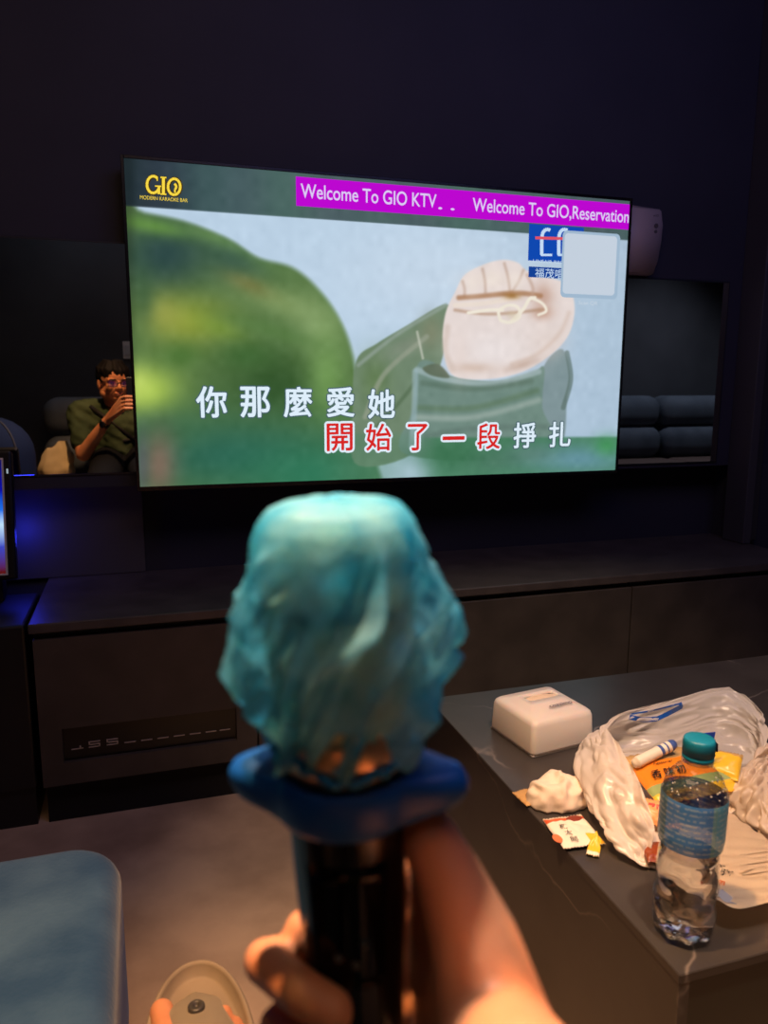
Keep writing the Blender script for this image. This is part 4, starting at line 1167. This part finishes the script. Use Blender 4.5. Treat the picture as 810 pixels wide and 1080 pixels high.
def crumple_surface(rings_ctrl, na, nv, amp, seed, closed=True):
    """rings_ctrl: rings of control points -> (nv+1) x na grid with creases"""
    C = [catmull(r, na, closed) for r in rings_ctrl]
    G = []
    for j in range(nv + 1):
        G.append([])
    for i in range(na):
        col = catmull([c[i] for c in C], nv + 1, False)
        for j in range(nv + 1): G[j].append(col[j])
    off = Vector((seed, seed * 1.7, seed * .3))
    out_ = []
    for j in range(nv + 1):
        row = []
        for i in range(na):
            p = G[j][i]
            u = (G[j][(i + 1) % na] if closed or i < na - 1 else G[j][i]) - (G[j][i - 1] if closed or i > 0 else G[j][i])
            v = G[min(j + 1, nv)][i] - G[max(j - 1, 0)][i]
            n = u.cross(v); n = n.normalized() if n.length > 1e-9 else Vector((0, 0, 1))
            q = p + off
            uu, vv_ = i / na, j / nv
            cu = Vector((math.cos(2 * PI * uu) * 1.5, math.sin(2 * PI * uu) * 1.5, vv_ * 2.6 + seed))
            fold = 1 - 2.2 * abs(noise.noise(cu * 1.5 + Vector((vv_ * 1.4, 0, 0))))
            fold2 = 1 - 2.2 * abs(noise.noise(cu * 2.9 + Vector((0, vv_ * 2.2, 0))))
            c1 = 1 - 2.2 * abs(noise.noise(q * 30)); c2 = 1 - 2.2 * abs(noise.noise(q * 62 + off))
            d = amp * (fold * .95 + fold2 * .60 + .16 * c1 + .09 * c2 - .45)
            r = p + n * d
            if r.z < TZ + .0012: r.z = TZ + .0012
            row.append(r)
        out_.append(row)
    return out_
def grid_bm(G, closed, matfn=None):
    b = BM(); V = [[b.verts.new(p) for p in r] for r in G]; n = len(G[0])
    for j in range(len(V) - 1):
        for i in range(n if closed else n - 1):
            f = b.faces.new((V[j][i], V[j][(i + 1) % n], V[j + 1][(i + 1) % n], V[j + 1][i]))
            if matfn: f.material_index = matfn(i, j)
    return b, V
# main grocery bag, lying open towards the seat
mid_r = [T(689, 917, .004), T(648, 888, .022), T(616, 842, .040), T(609, 800, .052), T(628, 768, .062), T(690, 752, .060), T(750, 742, .060), T(800, 770, .050), T(800, 820, .025), T(770, 865, .012), T(728, 900, .006)]
cen = sum(mid_r, Vector()) / len(mid_r); cen.z = TZ
bot_r = [Vector((p.x * .78 + cen.x * .22, p.y * .78 + cen.y * .22, TZ + .002)) for p in mid_r]
bot_r[0] = T(688, 914, .002); bot_r[1] = T(655, 886, .002)
hi_r = [T(691, 910, .008), T(668, 876, .036), T(640, 832, .058), T(626, 790, .072), T(632, 768, .060), T(692, 755, .046), T(760, 745, .046), T(803, 768, .038), T(802, 810, .026), T(770, 856, .012), T(728, 892, .007)]
rim_r = [T(694, 903, .013), T(689, 868, .048), T(672, 820, .078), T(652, 782, .080), T(640, 758, .070), T(697, 741, .062), T(766, 728, .062), T(806, 755, .054), T(800, 806, .036), T(768, 850, .014), T(728, 890, .007)]
mid_r = [T(689, 917, .003), T(646, 888, .018), T(614, 842, .030), T(606, 798, .036), T(622, 774, .030), T(690, 776, .020), T(752, 766, .020), T(800, 782, .018), T(803, 814, .014), T(771, 860, .009), T(728, 895, .005)]
bot_r = [T(688, 914, .002), T(655, 887, .002), T(625, 846, .002), T(618, 806, .002), T(640, 794, .002), T(692, 796, .002), T(750, 788, .002), T(792, 798, .002), T(798, 818, .002), T(768, 862, .002), T(728, 893, .002)]
NA_, NV_ = 240, 90
G = crumple_surface([bot_r, mid_r, hi_r, rim_r], NA_, NV_, 0.0080, 4.2)
def bagmat(i, j): return 0
b, V = grid_bm(G, True, bagmat); b.faces.new(V[0])
gb = thing('plastic_bag', 'crumpled white plastic bag lying open with snacks inside, on the table', 'plastic bag', (cen.x, cen.y, TZ))
o = obj('bag_film', b, m_bag, gb, True)
# blue print: a bar and a slanted outline on the turned-over back edge
from mathutils.bvhtree import BVHTree
bv = BVHTree.FromPolygons([v.co for v in o.data.vertices], [p.vertices[:] for p in o.data.polygons])
def on_film(px, py, lift=.0012):
    d = ray(px, py).normalized(); h = bv.ray_cast(CAM, d)
    return (h[0] - d * lift) if h[0] is not None else None
b = BM()
def fstroke(bm, pts, wpx, n=16):
    pts = [tuple(p[:2]) for p in catmull([Vector((x, y, 0)) for x, y in pts], n, False)]
    L_, R_ = [], []
    for i, (x, y) in enumerate(pts):
        a, c = pts[max(i - 1, 0)], pts[min(i + 1, len(pts) - 1)]
        d = Vector((c[0] - a[0], c[1] - a[1])); nn2 = Vector((-d.y, d.x)).normalized() * wpx / 2
        q1, q2 = on_film(x + nn2.x, y + nn2.y), on_film(x - nn2.x, y - nn2.y)
        if q1 is None or q2 is None: continue
        L_.append(bm.verts.new(q1)); R_.append(bm.verts.new(q2))
    for i in range(len(L_) - 1): bm.faces.new((L_[i], L_[i + 1], R_[i + 1], R_[i]))
fstroke(b, [(664, 756), (678, 759), (693, 758)], 5); fstroke(b, [(693, 758), (706, 752), (719, 745)], 4.5); fstroke(b, [(719, 746), (717, 741)], 3.5, 6); fstroke(b, [(666, 753), (690, 749), (717, 742)], 1.6)
obj('blue_print', b, m_bagprint, gb)
# second bag heaped on the right
low = [T(764, 856, .003), T(768, 836, .004), T(806, 800, .004), T(815, 768, .004), T(860, 760, .004), T(900, 830, .004), T(870, 908, .004), T(815, 891, .004), T(787, 872, .004)]
cn = sum(low, Vector()) / len(low)
def up(f, h, j=0.0):
    return [Vector((p.x * (1 - f) + cn.x * f, p.y * (1 - f) + cn.y * f, TZ + h * (1 + .25 * math.sin(k * 2.3 + j)))) for k, p in enumerate(low)]
G = crumple_surface([low, up(.02, .020, 1), up(.16, .042, 2), up(.45, .056, .5), up(.75, .060, 0), up(.97, .062, 0)], 200, 80, 0.010, 9.1)
b, V = grid_bm(G, True); b.faces.new(V[0]); b.faces.new(V[-1])
tag(obj('plastic_bag', b, film('bag_frosted_film', rgb(236, 220, 204), 0.08, 0.06, 0.35), None, True), 'frosted plastic bag heaped at the right, behind the flat printed wrapper', 'plastic bag')

# pouches
def pouch(bm, M, w_, h_, th_, matfn=None, nu=26, nv=20, crimp=0.10, seed=0.0):
    top_, bot_ = [], []
    for j in range(nv + 1):
        v = -1 + 2 * j / nv; rt, rb = [], []
        for i in range(nu + 1):
            u = -1 + 2 * i / nu
            e = max(0, 1 - abs(u) ** 4) * max(0, 1 - max(0, (abs(v) - 0) / (1 - crimp)) ** 3) if abs(v) < 1 - crimp else 0
            z = th_ / 2 * math.sqrt(max(e, 0)) + .0006
            wob = .0022 * noise.noise(Vector((u * 2 + seed, v * 2, seed))) + .0012 * noise.noise(Vector((u * 5 + seed, v * 5, 3)))
            x = u * w_ / 2 * (1 - .05 * e); y = v * h_ / 2 + (.0012 * ((i % 2) * 2 - 1) if j in (0, nv) else 0)
            rt.append(bm.verts.new(M @ Vector((x, y, z + wob * (1 if e else .6) + th_ / 2 + .002)))); rb.append(bm.verts.new(M @ Vector((x, y, -z * .8 + wob * .6 + th_ / 2 + .002))))
        top_.append(rt); bot_.append(rb)
    for j in range(nv):
        for i in range(nu):
            mi = matfn(-1 + 2 * (i + .5) / nu, -1 + 2 * (j + .5) / nv) if matfn else 0
            f = bm.faces.new((top_[j][i], top_[j][i + 1], top_[j + 1][i + 1], top_[j + 1][i])); f.material_index = mi
            f = bm.faces.new((bot_[j][i], bot_[j + 1][i], bot_[j + 1][i + 1], bot_[j][i + 1])); f.material_index = mi
    for j in range(nv):
        for i in (0, nu): bm.faces.new((top_[j][i], top_[j + 1][i], bot_[j + 1][i], bot_[j][i]))
    for i in range(nu):
        for j in (0, nv): bm.faces.new((top_[j][i], bot_[j][i], bot_[j][i + 1], top_[j][i + 1]))
def frame3(o_, xp, yp):
    """frame at o_ with x towards xp and y towards yp"""
    x = (Vector(xp) - Vector(o_)).normalized(); z = x.cross(Vector(yp) - Vector(o_)).normalized(); y = z.cross(x)
    return Matrix(((x.x, y.x, z.x, o_[0]), (x.y, y.y, z.y, o_[1]), (x.z, y.z, z.z, o_[2]), (0, 0, 0, 1)))
m_or, m_ye, m_gr, m_br, m_wh, m_bk, m_ro = (mat('print_orange', rgb(236, 140, 40), 0.3), mat('print_yellow', rgb(236, 196, 60), 0.3), mat('print_green', rgb(150, 170, 110), 0.3), mat('print_kraft', rgb(196, 160, 104), 0.5),
    mat('print_white', rgb(240, 232, 218), 0.35), mat('print_black', rgb(24, 20, 18), 0.5), mat('print_red_orange', rgb(214, 92, 44), 0.35))
# big orange snack pack inside the bag
o0 = T(722, 815, .045); M = frame3(o0, T(770, 806, .048), T(728, 778, .062))
t = thing('snack_pack', 'orange and yellow snack pack with black characters inside the open plastic bag', 'snack pack', o0)
b = BM(); pouch(b, M @ Matrix.Translation((0, 0, -.012)), .150, .098, .022, lambda u, v: 1 if v < -.72 else (2 if v < -.42 else (0 if v < .38 else 3)), seed=2.0)
obj('pack_body', b, [m_or, m_ye, m_gr, m_br], t, True)
for s_, x_, y_, z_, w_, h_ in (('香', -.052, -.005, .0135, .017, .016), ('味', -.032, -.005, .014, .017, .016), ('初', -.012, -.005, .014, .017, .016), ('Natural', -.03, .013, .0145, .032, .004), ('Pistachio', -.035, -.042, .007, .03, .005)):
    b = BM(); fit_text(b, s_, M @ Matrix.Translation((x_, y_, z_)), w_, h_, offset=.012, shear=.3); obj('pack_print', b, m_bk, t)
# yellow pack corner to the right of the bottle cap
o0 = T(757, 808, .050); M = frame3(o0, T(778, 812, .052), T(756, 790, .062))
t = thing('snack_pack', 'golden yellow snack pack corner showing right of the bottle cap', 'snack pack', o0)
b = BM(); pouch(b, M @ Matrix.Translation((0, 0, -.006)), .062, .050, .018, lambda u, v: 1 if v > .55 else 0, seed=5.0); obj('pack_body', b, [m_ye, m_br], t, True)
# red and orange pack under it
o0 = T(694, 858, .028); M = frame3(o0, T(715, 862, .026), T(694, 842, .040))
t = thing('snack_pack', 'white snack pack with red lettering at the mouth of the bag', 'snack pack', o0)
b = BM(); pouch(b, M @ Matrix.Translation((0, 0, -.006)), .060, .036, .010, lambda u, v: 0, seed=7.0); obj('pack_body', b, [mat('print_peach', rgb(240, 168, 110), 0.4)], t, True)
b = BM(); fit_text(b, '好吃', M @ Matrix.Translation((-.004, 0, .0062)), .034, .024, offset=.03); obj('pack_print', b, mat('print_red', rgb(196, 50, 26), 0.5), t)
# dark brown bar
o0 = T(692, 896, .018); M = frame3(o0, T(712, 896, .018), T(693, 880, .018))
b = BM(); pouch(b, M @ Matrix.Translation((0, 0, -.012)), .034, .040, .012, None, seed=8.0)
tag(obj('snack_bar', b, mat('bar_brown', rgb(140, 66, 34), 0.35), None, True), 'small brown wrapped bar between the bag\'s front tip and the bottle', 'snack')
# white tube with blue stripes
a_, c_ = T(668, 806, .060), T(712, 784, .078)
b = BM(); Mt, ln = frame_to(a_, c_)
prof = [(.0006, 0), (.006, .001), (.0078, .006)] + [(.0080 + .0002 * math.sin(k), .006 + (ln - .012) * k / 24) for k in range(25)] + [(.006, ln - .001), (.0006, ln)]
lathe(b, prof, Mt, 24)
for f in b.faces:
    q = (Mt.inverted() @ f.calc_center_median()).z / ln
    f.material_index = 1 if q > .62 and int(q * 40) % 2 == 0 else 0
tag(obj('rolled_wrapper', b, [m_wh, mat('stripe_blue', rgb(70, 96, 168), 0.4)], None, True), 'rolled white wrapper with blue stripes lying on the orange snack pack', 'wrapper')
# blue and red wrapper corner behind the cap
o0 = T(742, 800, .060)
up_ = T(737, 772, .085)
M = frame3(on(741, 780, 1, T(742, 806, .06).y), on(760, 779, 1, T(742, 806, .06).y), on(741, 770, 1, T(742, 806, .06).y))
b = BM()
pl = [(-.016, -.02), (.016, -.02), (.0175, .012), (-.002, .0085), (-.017, -.002)]
v0 = [b.verts.new(M @ Vector((x, y, .004 * math.sin(x * 120)))) for x, y in pl]; v1 = [b.verts.new(M @ Vector((x, y, .004 * math.sin(x * 120) - .0012))) for x, y in pl]
b.faces.new(v0); b.faces.new(v1)
for i in range(5): b.faces.new((v0[i], v0[(i + 1) % 5], v1[(i + 1) % 5], v1[i]))
wf = thing('wrapper', 'shiny blue wrapper corner with a red edge sticking up behind the bottle cap', 'wrapper', o0)
obj('blue_film', b, mat('wrapper_blue', rgb(30, 70, 190), 0.3), wf)
b = BM()
v0 = [b.verts.new(M @ Vector((x, y, .005))) for x, y in ((.012, .004), (.024, -.006), (.026, -.018), (.012, -.016))]; b.faces.new(v0)
bmesh.ops.solidify(b, geom=b.faces[:], thickness=.001); obj('red_edge', b, mat('wrapper_red', rgb(190, 50, 80), 0.3), wf)

# flat printed wrapper to the right of the bottle
rows_c = [
    [T(722, 842, .010), T(752, 846, .012), T(786, 868, .014), T(820, 892, .014), T(860, 915, .016)],
    [T(716, 880, .016), T(750, 884, .020), T(785, 900, .022), T(820, 914, .022), T(862, 930, .022)],
    [T(716, 915, .024), T(748, 918, .026), T(782, 928, .028), T(820, 935, .028), T(865, 940, .026)],
    [T(722, 932, .028), T(744, 943, .031), T(776, 957, .033), T(815, 952, .032), T(868, 945, .028)]]
NU, NVV = 60, 44
R_ = [catmull(r, NU, False) for r in rows_c]
G = [[None] * NU for _ in range(NVV)]
for i in range(NU):
    cl = catmull([r[i] for r in R_], NVV, False)
    for j in range(NVV):
        p = cl[j].copy(); p.z += .0016 * math.sin(p.x * 90 + p.y * 260) * .8 + .0018 * noise.noise(p * 40); G[j][i] = p
b, V = grid_bm(G, False); bmesh.ops.solidify(b, geom=b.faces[:], thickness=.0012)
fw = thing('paper_wrapper', 'flat cream printed wrapper with black brush lettering, right of the bottle', 'wrapper', (T(775, 920).x, T(775, 920).y, TZ))
o = obj('wrapper_sheet', b, mat('wrapper_cream', rgb(238, 220, 198), 0.45), fw, True)
bv2 = BVHTree.FromPolygons([v.co for v in o.data.vertices], [p.vertices[:] for p in o.data.polygons])
def on_sheet(px, py, lift=.0010):
    d = ray(px, py).normalized(); h = bv2.ray_cast(CAM, d); return (h[0] - d * lift) if h[0] is not None else T(px, py, .03)
def sheet_text(name, s_, cx, cy, wpx, hpx, m_, rot=0.0, **kw):
    b = BM(); c_ = on_sheet(cx, cy); r_ = on_sheet(cx + 6 * math.cos(rot), cy + 6 * math.sin(rot)); u_ = on_sheet(cx + 6 * math.sin(rot), cy - 6 * math.cos(rot))
    M_ = frame3(c_, r_, u_); sx_ = (r_ - c_).length / 6; sy_ = (u_ - c_).length / 6
    fit_text(b, s_, M_ @ Matrix.Translation((0, 0, .0008)), wpx * sx_, hpx * sy_, **kw); return obj(name, b, m_, fw)
sheet_text('brush_lettering', '渐', 759, 916, 11, 8, m_bk, .28, offset=.03); sheet_text('brush_lettering', '渐', 767, 922, 12, 8, m_bk, .28, offset=.03)
sheet_text('stamp', '印', 760, 932, 9, 7, mat('stamp_orange', rgb(224, 130, 80), 0.5), .28, offset=.05)
m_fine = mat('fine_print', rgb(205, 186, 166), 0.5)
for k in range(5):
    sheet_text('fine_print', '一' * 9, 794 + 2 * k, 900 + 5.0 * k, 38, 0.9, m_fine, -.16)
b = BM()
for k, (x, y) in enumerate(((752, 940), (762, 938), (772, 946), (777, 954), (764, 951))): b.verts.new(on_sheet(x, y, .0008))
b.faces.new(b.verts[:]); obj('blue_grey_corner', b, mat('corner_blue_grey', rgb(150, 156, 176), 0.45), fw)

# crumpled napkin and kraft sachet
nc = T(590, 850, 0)
b = BM()
NAa, NVv = 60, 26
rg = []
for j in range(NVv + 1):
    v = j / NVv; row = []
    for i in range(NAa):
        a = 2 * PI * i / NAa
        r = math.cos(v * PI / 2) ** .75
        p = Vector((nc.x + .047 * r * math.cos(a) + .006, nc.y + .033 * r * math.sin(a) + .012, TZ + .002 + .034 * math.sin(v * PI / 2)))
        d = .008 * (1 - abs(noise.noise(p * 42)) * 2.4) + .004 * noise.noise(p * 95)
        n = Vector((r * math.cos(a), r * math.sin(a), v)).normalized(); p += n * d * (.5 + .5 * v)
        p.z = max(p.z, TZ + .001); row.append(p)
    rg.append(row)
b, V = grid_bm(rg, True); b.faces.new(V[0]); b.faces.new(V[-1])
tag(obj('napkin', b, mat('napkin_paper', rgb(240, 222, 204), 0.85), None, True), 'crumpled cream napkin on the table, left of the plastic bag', 'napkin')
o0 = T(563, 842, 0); M = frame3(o0, T(580, 838, 0), T(556, 830, 0))
b = BM(); pouch(b, M, .050, .040, .004, None, seed=11.0)
tag(obj('sachet', b, mat('kraft_paper', rgb(190, 150, 96), 0.6), None, True), 'flat brown kraft sachet tucked under the crumpled napkin', 'sachet')
# small snack packet and its torn strip
o0 = T(604, 881, 0); M = frame3(o0, T(632, 877.5, 0), T(596, 862, 0))
t = thing('snack_packet', 'small white snack packet with orange top and black lettering, at the table edge', 'snack packet', o0)
b = BM(); pouch(b, M, .058, .068, .008, lambda u, v: 1 if .58 < v < .9 else (2 if (u > .35 and v < -.35) else 0), seed=13.0); obj('packet_body', b, [m_wh, m_ro, m_ye], t, True)
for c_, px_, py_ in (('糖', 594, 871.5), ('太', 599.5, 878), ('郎', 605.5, 884.5)):
    q_ = M.inverted() @ T(px_, py_, .011)
    b = BM(); fit_text(b, c_, M @ Matrix.Translation((q_.x, q_.y, .0113)) @ Matrix.Rotation(math.radians(-12), 4, 'Z'), .0100, .0112); obj('packet_print', b, m_bk, t)
b = BM(); ell(b, M @ Vector((.012, .022, .0095)), (.012, .007, .0022)); obj('packet_picture', b, mat('picture_brown', rgb(130, 52, 30), 0.5), t, True)
b = BM(); lathe(b, [(.0001, 0), (.0075, 0), (.0075, .0006), (.0001, .0006)], M @ Matrix.Translation(((M.inverted() @ T(588, 884, .01)).x, (M.inverted() @ T(588, 884, .01)).y, .0092)) @ Matrix.Diagonal((.8, 1.25, 1, 1)), 24); obj('packet_seal', b, mat('seal_orange', rgb(226, 120, 76), 0.5), t)
o0 = T(627, 893, .006); M = frame3(o0, T(640, 896, .006), T(627, 880, .010))
b = BM(); pouch(b, M @ Matrix.Translation((0, 0, -.002)), .016, .034, .002, lambda u, v: 1 if v < -.6 else 0, 10, 12, seed=15.0)
for v in b.verts:
    q = M.inverted() @ v.co
    if q.y > 0: q.x *= max(.1, 1 - q.y / .019); q.z += q.y * .5
    v.co = M @ q
tag(obj('torn_strip', b, [m_ye, m_wh], None, True), 'torn yellow strip of wrapper lying on the white snack packet\'s corner', 'wrapper scrap')

# ------------------------------------------------------------------ water bottle
bc = T(719, 982, 0)
BMx = Matrix.Translation((bc.x, bc.y, TZ + .0012)) @ Matrix.Rotation(math.radians(1.0), 4, 'Y') @ Matrix.Diagonal((1.04, 1.04, 1.075, 1))
bt_ = thing('water_bottle', 'clear plastic water bottle with teal cap and blue label near the table corner', 'bottle', (bc.x, bc.y, TZ))
def film_clear(name, tint, gloss_min=0.06):
    m = bpy.data.materials.new(name); m.use_nodes = True; nt = m.node_tree; nt.nodes.clear()
    o_ = nt.nodes.new('ShaderNodeOutputMaterial'); tp = nt.nodes.new('ShaderNodeBsdfTransparent'); g_ = nt.nodes.new('ShaderNodeBsdfGlossy'); lw = nt.nodes.new('ShaderNodeLayerWeight'); mx = nt.nodes.new('ShaderNodeMixShader'); mr = nt.nodes.new('ShaderNodeMapRange')
    tp.inputs[0].default_value = tint; g_.inputs['Roughness'].default_value = .04; lw.inputs[0].default_value = .35
    mr.inputs[3].default_value = gloss_min; mr.inputs[4].default_value = .55
    nt.links.new(lw.outputs['Facing'], mr.inputs[0]); nt.links.new(mr.outputs[0], mx.inputs[0]); nt.links.new(tp.outputs[0], mx.inputs[1]); nt.links.new(g_.outputs[0], mx.inputs[2]); nt.links.new(mx.outputs[0], o_.inputs[0])
    return m
def bott_r(z):
    ks = [(0, .024), (.004, .0295), (.012, .0322), (.03, .0322), (.06, .0316), (.085, .0302), (.094, .0296), (.102, .0315), (.112, .0325), (.150, .0325), (.160, .0310), (.170, .0270), (.178, .0205), (.184, .0150), (.188, .0130), (.196, .0130)]
    for (a, ra), (c, rc) in zip(ks, ks[1:]):
        if z <= c:
            f = (z - a) / (c - a); f = f * f * (3 - 2 * f) if z > .15 else f
            return ra + (rc - ra) * f
    return .013
def bott_fn(a, z):
    if z < .022: k = 1 - .16 * (1 - z / .022) * abs(math.cos(4 * a)) ** 1.5
    elif z < .097: k = 1 + (.030 * math.sin(3 * a + z * 170) + .012 * math.sin(5 * a - z * 260)) * min(1, (z - .022) / .01) * min(1, (.097 - z) / .01)
    elif .158 < z < .18: k = 1 + .010 * math.sin(14 * a + z * 300)
    else: k = 1
    return k
zs_ = [.196 * k / 110 for k in range(111)]
b = BM(); lathe(b, [(bott_r(z), z) for z in zs_], BMx, 84, False, bott_fn)
rb = b.verts[:84] if False else None
b.verts.ensure_lookup_table()
bottom = [b.verts[i] for i in range(84)]
inner = [b.verts.new(BMx @ Vector((.012 * math.cos(2 * PI * i / 84), .012 * math.sin(2 * PI * i / 84), .006))) for i in range(84)]
for i in range(84): b.faces.new((bottom[i], bottom[(i + 1) % 84], inner[(i + 1) % 84], inner[i]))
b.faces.new(inner)
obj('bottle_shell', b, film_clear('bottle_plastic', (0.93, 0.95, 0.97, 1)), bt_, True)
m_wat = mat('water', (0.97, 0.99, 1.0), 0.0); bsdf(m_wat).inputs['Transmission Weight'].default_value = 1.0; bsdf(m_wat).inputs['IOR'].default_value = 1.33
b = BM(); lathe(b, [(max(.004, bott_r(z) - .0012), z) for z in [.003 + .086 * k / 60 for k in range(61)]], BMx, 84, True, bott_fn)
obj('water', b, m_wat, bt_, True)
b = BM(); lathe(b, [(bott_r(z) + .0006, z) for z in [.101 + .053 * k / 20 for k in range(21)]], BMx, 84, False)
m_lab = mat('bottle_label', rgb(60, 130, 170), 0.35)
tc = N(m_lab, 'ShaderNodeTexCoord'); mp = N(m_lab, 'ShaderNodeMapping'); L(m_lab, tc.outputs['Object'], mp.inputs[0])
mp.inputs['Location'].default_value = (-bc.x, -bc.y, -TZ)
sp = N(m_lab, 'ShaderNodeSeparateXYZ'); L(m_lab, mp.outputs[0], sp.inputs[0])
m_a = N(m_lab, 'ShaderNodeMath', operation='ARCTAN2'); L(m_lab, sp.outputs[1], m_a.inputs[0]); L(m_lab, sp.outputs[0], m_a.inputs[1])
wv = N(m_lab, 'ShaderNodeTexWave', bands_direction='Z'); wv.inputs['Scale'].default_value = 52; wv.inputs['Distortion'].default_value = 0.0
L(m_lab, tc.outputs['Object'], wv.inputs['Vector'])
crw = N(m_lab, 'ShaderNodeValToRGB'); crw.color_ramp.elements[0].position = .6; crw.color_ramp.elements[1].position = .75; L(m_lab, wv.outputs[0], crw.inputs[0])
n5 = N(m_lab, 'ShaderNodeTexNoise'); n5.inputs['Scale'].default_value = 240; L(m_lab, tc.outputs['Object'], n5.inputs['Vector'])
c5 = N(m_lab, 'ShaderNodeValToRGB'); c5.color_ramp.elements[0].position = .42; c5.color_ramp.elements[1].position = .5; L(m_lab, n5.outputs[0], c5.inputs[0])
ml = N(m_lab, 'ShaderNodeMath', operation='MULTIPLY'); L(m_lab, crw.outputs[0], ml.inputs[0]); L(m_lab, c5.outputs[0], ml.inputs[1])
ms_ = N(m_lab, 'ShaderNodeMath', operation='MULTIPLY'); L(m_lab, ml.outputs[0], ms_.inputs[0]); ms_.inputs[1].default_value = .45
# angular panels: blue left of a pale seam, green-teal right of it
cra = N(m_lab, 'ShaderNodeValToRGB'); mra = N(m_lab, 'ShaderNodeMapRange'); mra.inputs[1].default_value = -PI; mra.inputs[2].default_value = PI; L(m_lab, m_a.outputs[0], mra.inputs[0]); L(m_lab, mra.outputs[0], cra.inputs[0])
ee = cra.color_ramp; ee.interpolation = 'CONSTANT'
ee.elements[0].position = 0; ee.elements[0].color = rgb(70, 140, 224); ee.elements[1].position = .245; ee.elements[1].color = rgb(110, 176, 196)
for p_, c_ in ((.268, rgb(96, 176, 214)), (.40, rgb(40, 96, 190)), (.75, rgb(60, 120, 160))):
    e = ee.elements.new(p_); e.color = c_
mxl = N(m_lab, 'ShaderNodeMix', data_type='RGBA'); L(m_lab, ms_.outputs[0], mxl.inputs[0]); L(m_lab, cra.outputs[0], mxl.inputs[6]); mxl.inputs[7].default_value = rgb(196, 220, 226)
L(m_lab, mxl.outputs[2], bsdf(m_lab).inputs['Base Color']); bsdf(m_lab).inputs['Alpha'].default_value = 0.82
obj('label', b, m_lab, bt_, True)
m_cap = mat('cap_teal', rgb(20, 124, 158), 0.4)
b = BM()
lathe(b, [(.0148, .190), (.0156, .1905), (.0156, .1935), (.0150, .194), (.0150, .195), (.0157, .1955), (.0157, .208), (.0150, .2105), (.0135, .2115), (.001, .2115)], BMx, 72, True, lambda a, z: 1 + (.012 * math.cos(36 * a) if .1955 <= z < .209 else 0))
obj('cap', b, m_cap, bt_, True)
b = BM(); lathe(b, [(.0130, .1865), (.0158, .187), (.0158, .189), (.0130, .1893)], BMx, 48); obj('neck_ring', b, film_clear('neck_plastic', (.9, .94, .96, 1), .15), bt_, True)
b = BM()
for k in range(26):
    a = random.uniform(PI * .95, PI * 2.05); z = random.uniform(.158, .178)
    r = bott_r(z) - .0008; p = BMx @ Vector((r * math.cos(a), r * math.sin(a), z)); ell(b, p, (.0009, .0009, .0009), None, 8, 6)
o = obj('droplets', b, mat('droplet', (0.9, 0.95, 1.0), 0.05, spec=1.0), bt_, True); o['kind'] = 'stuff'
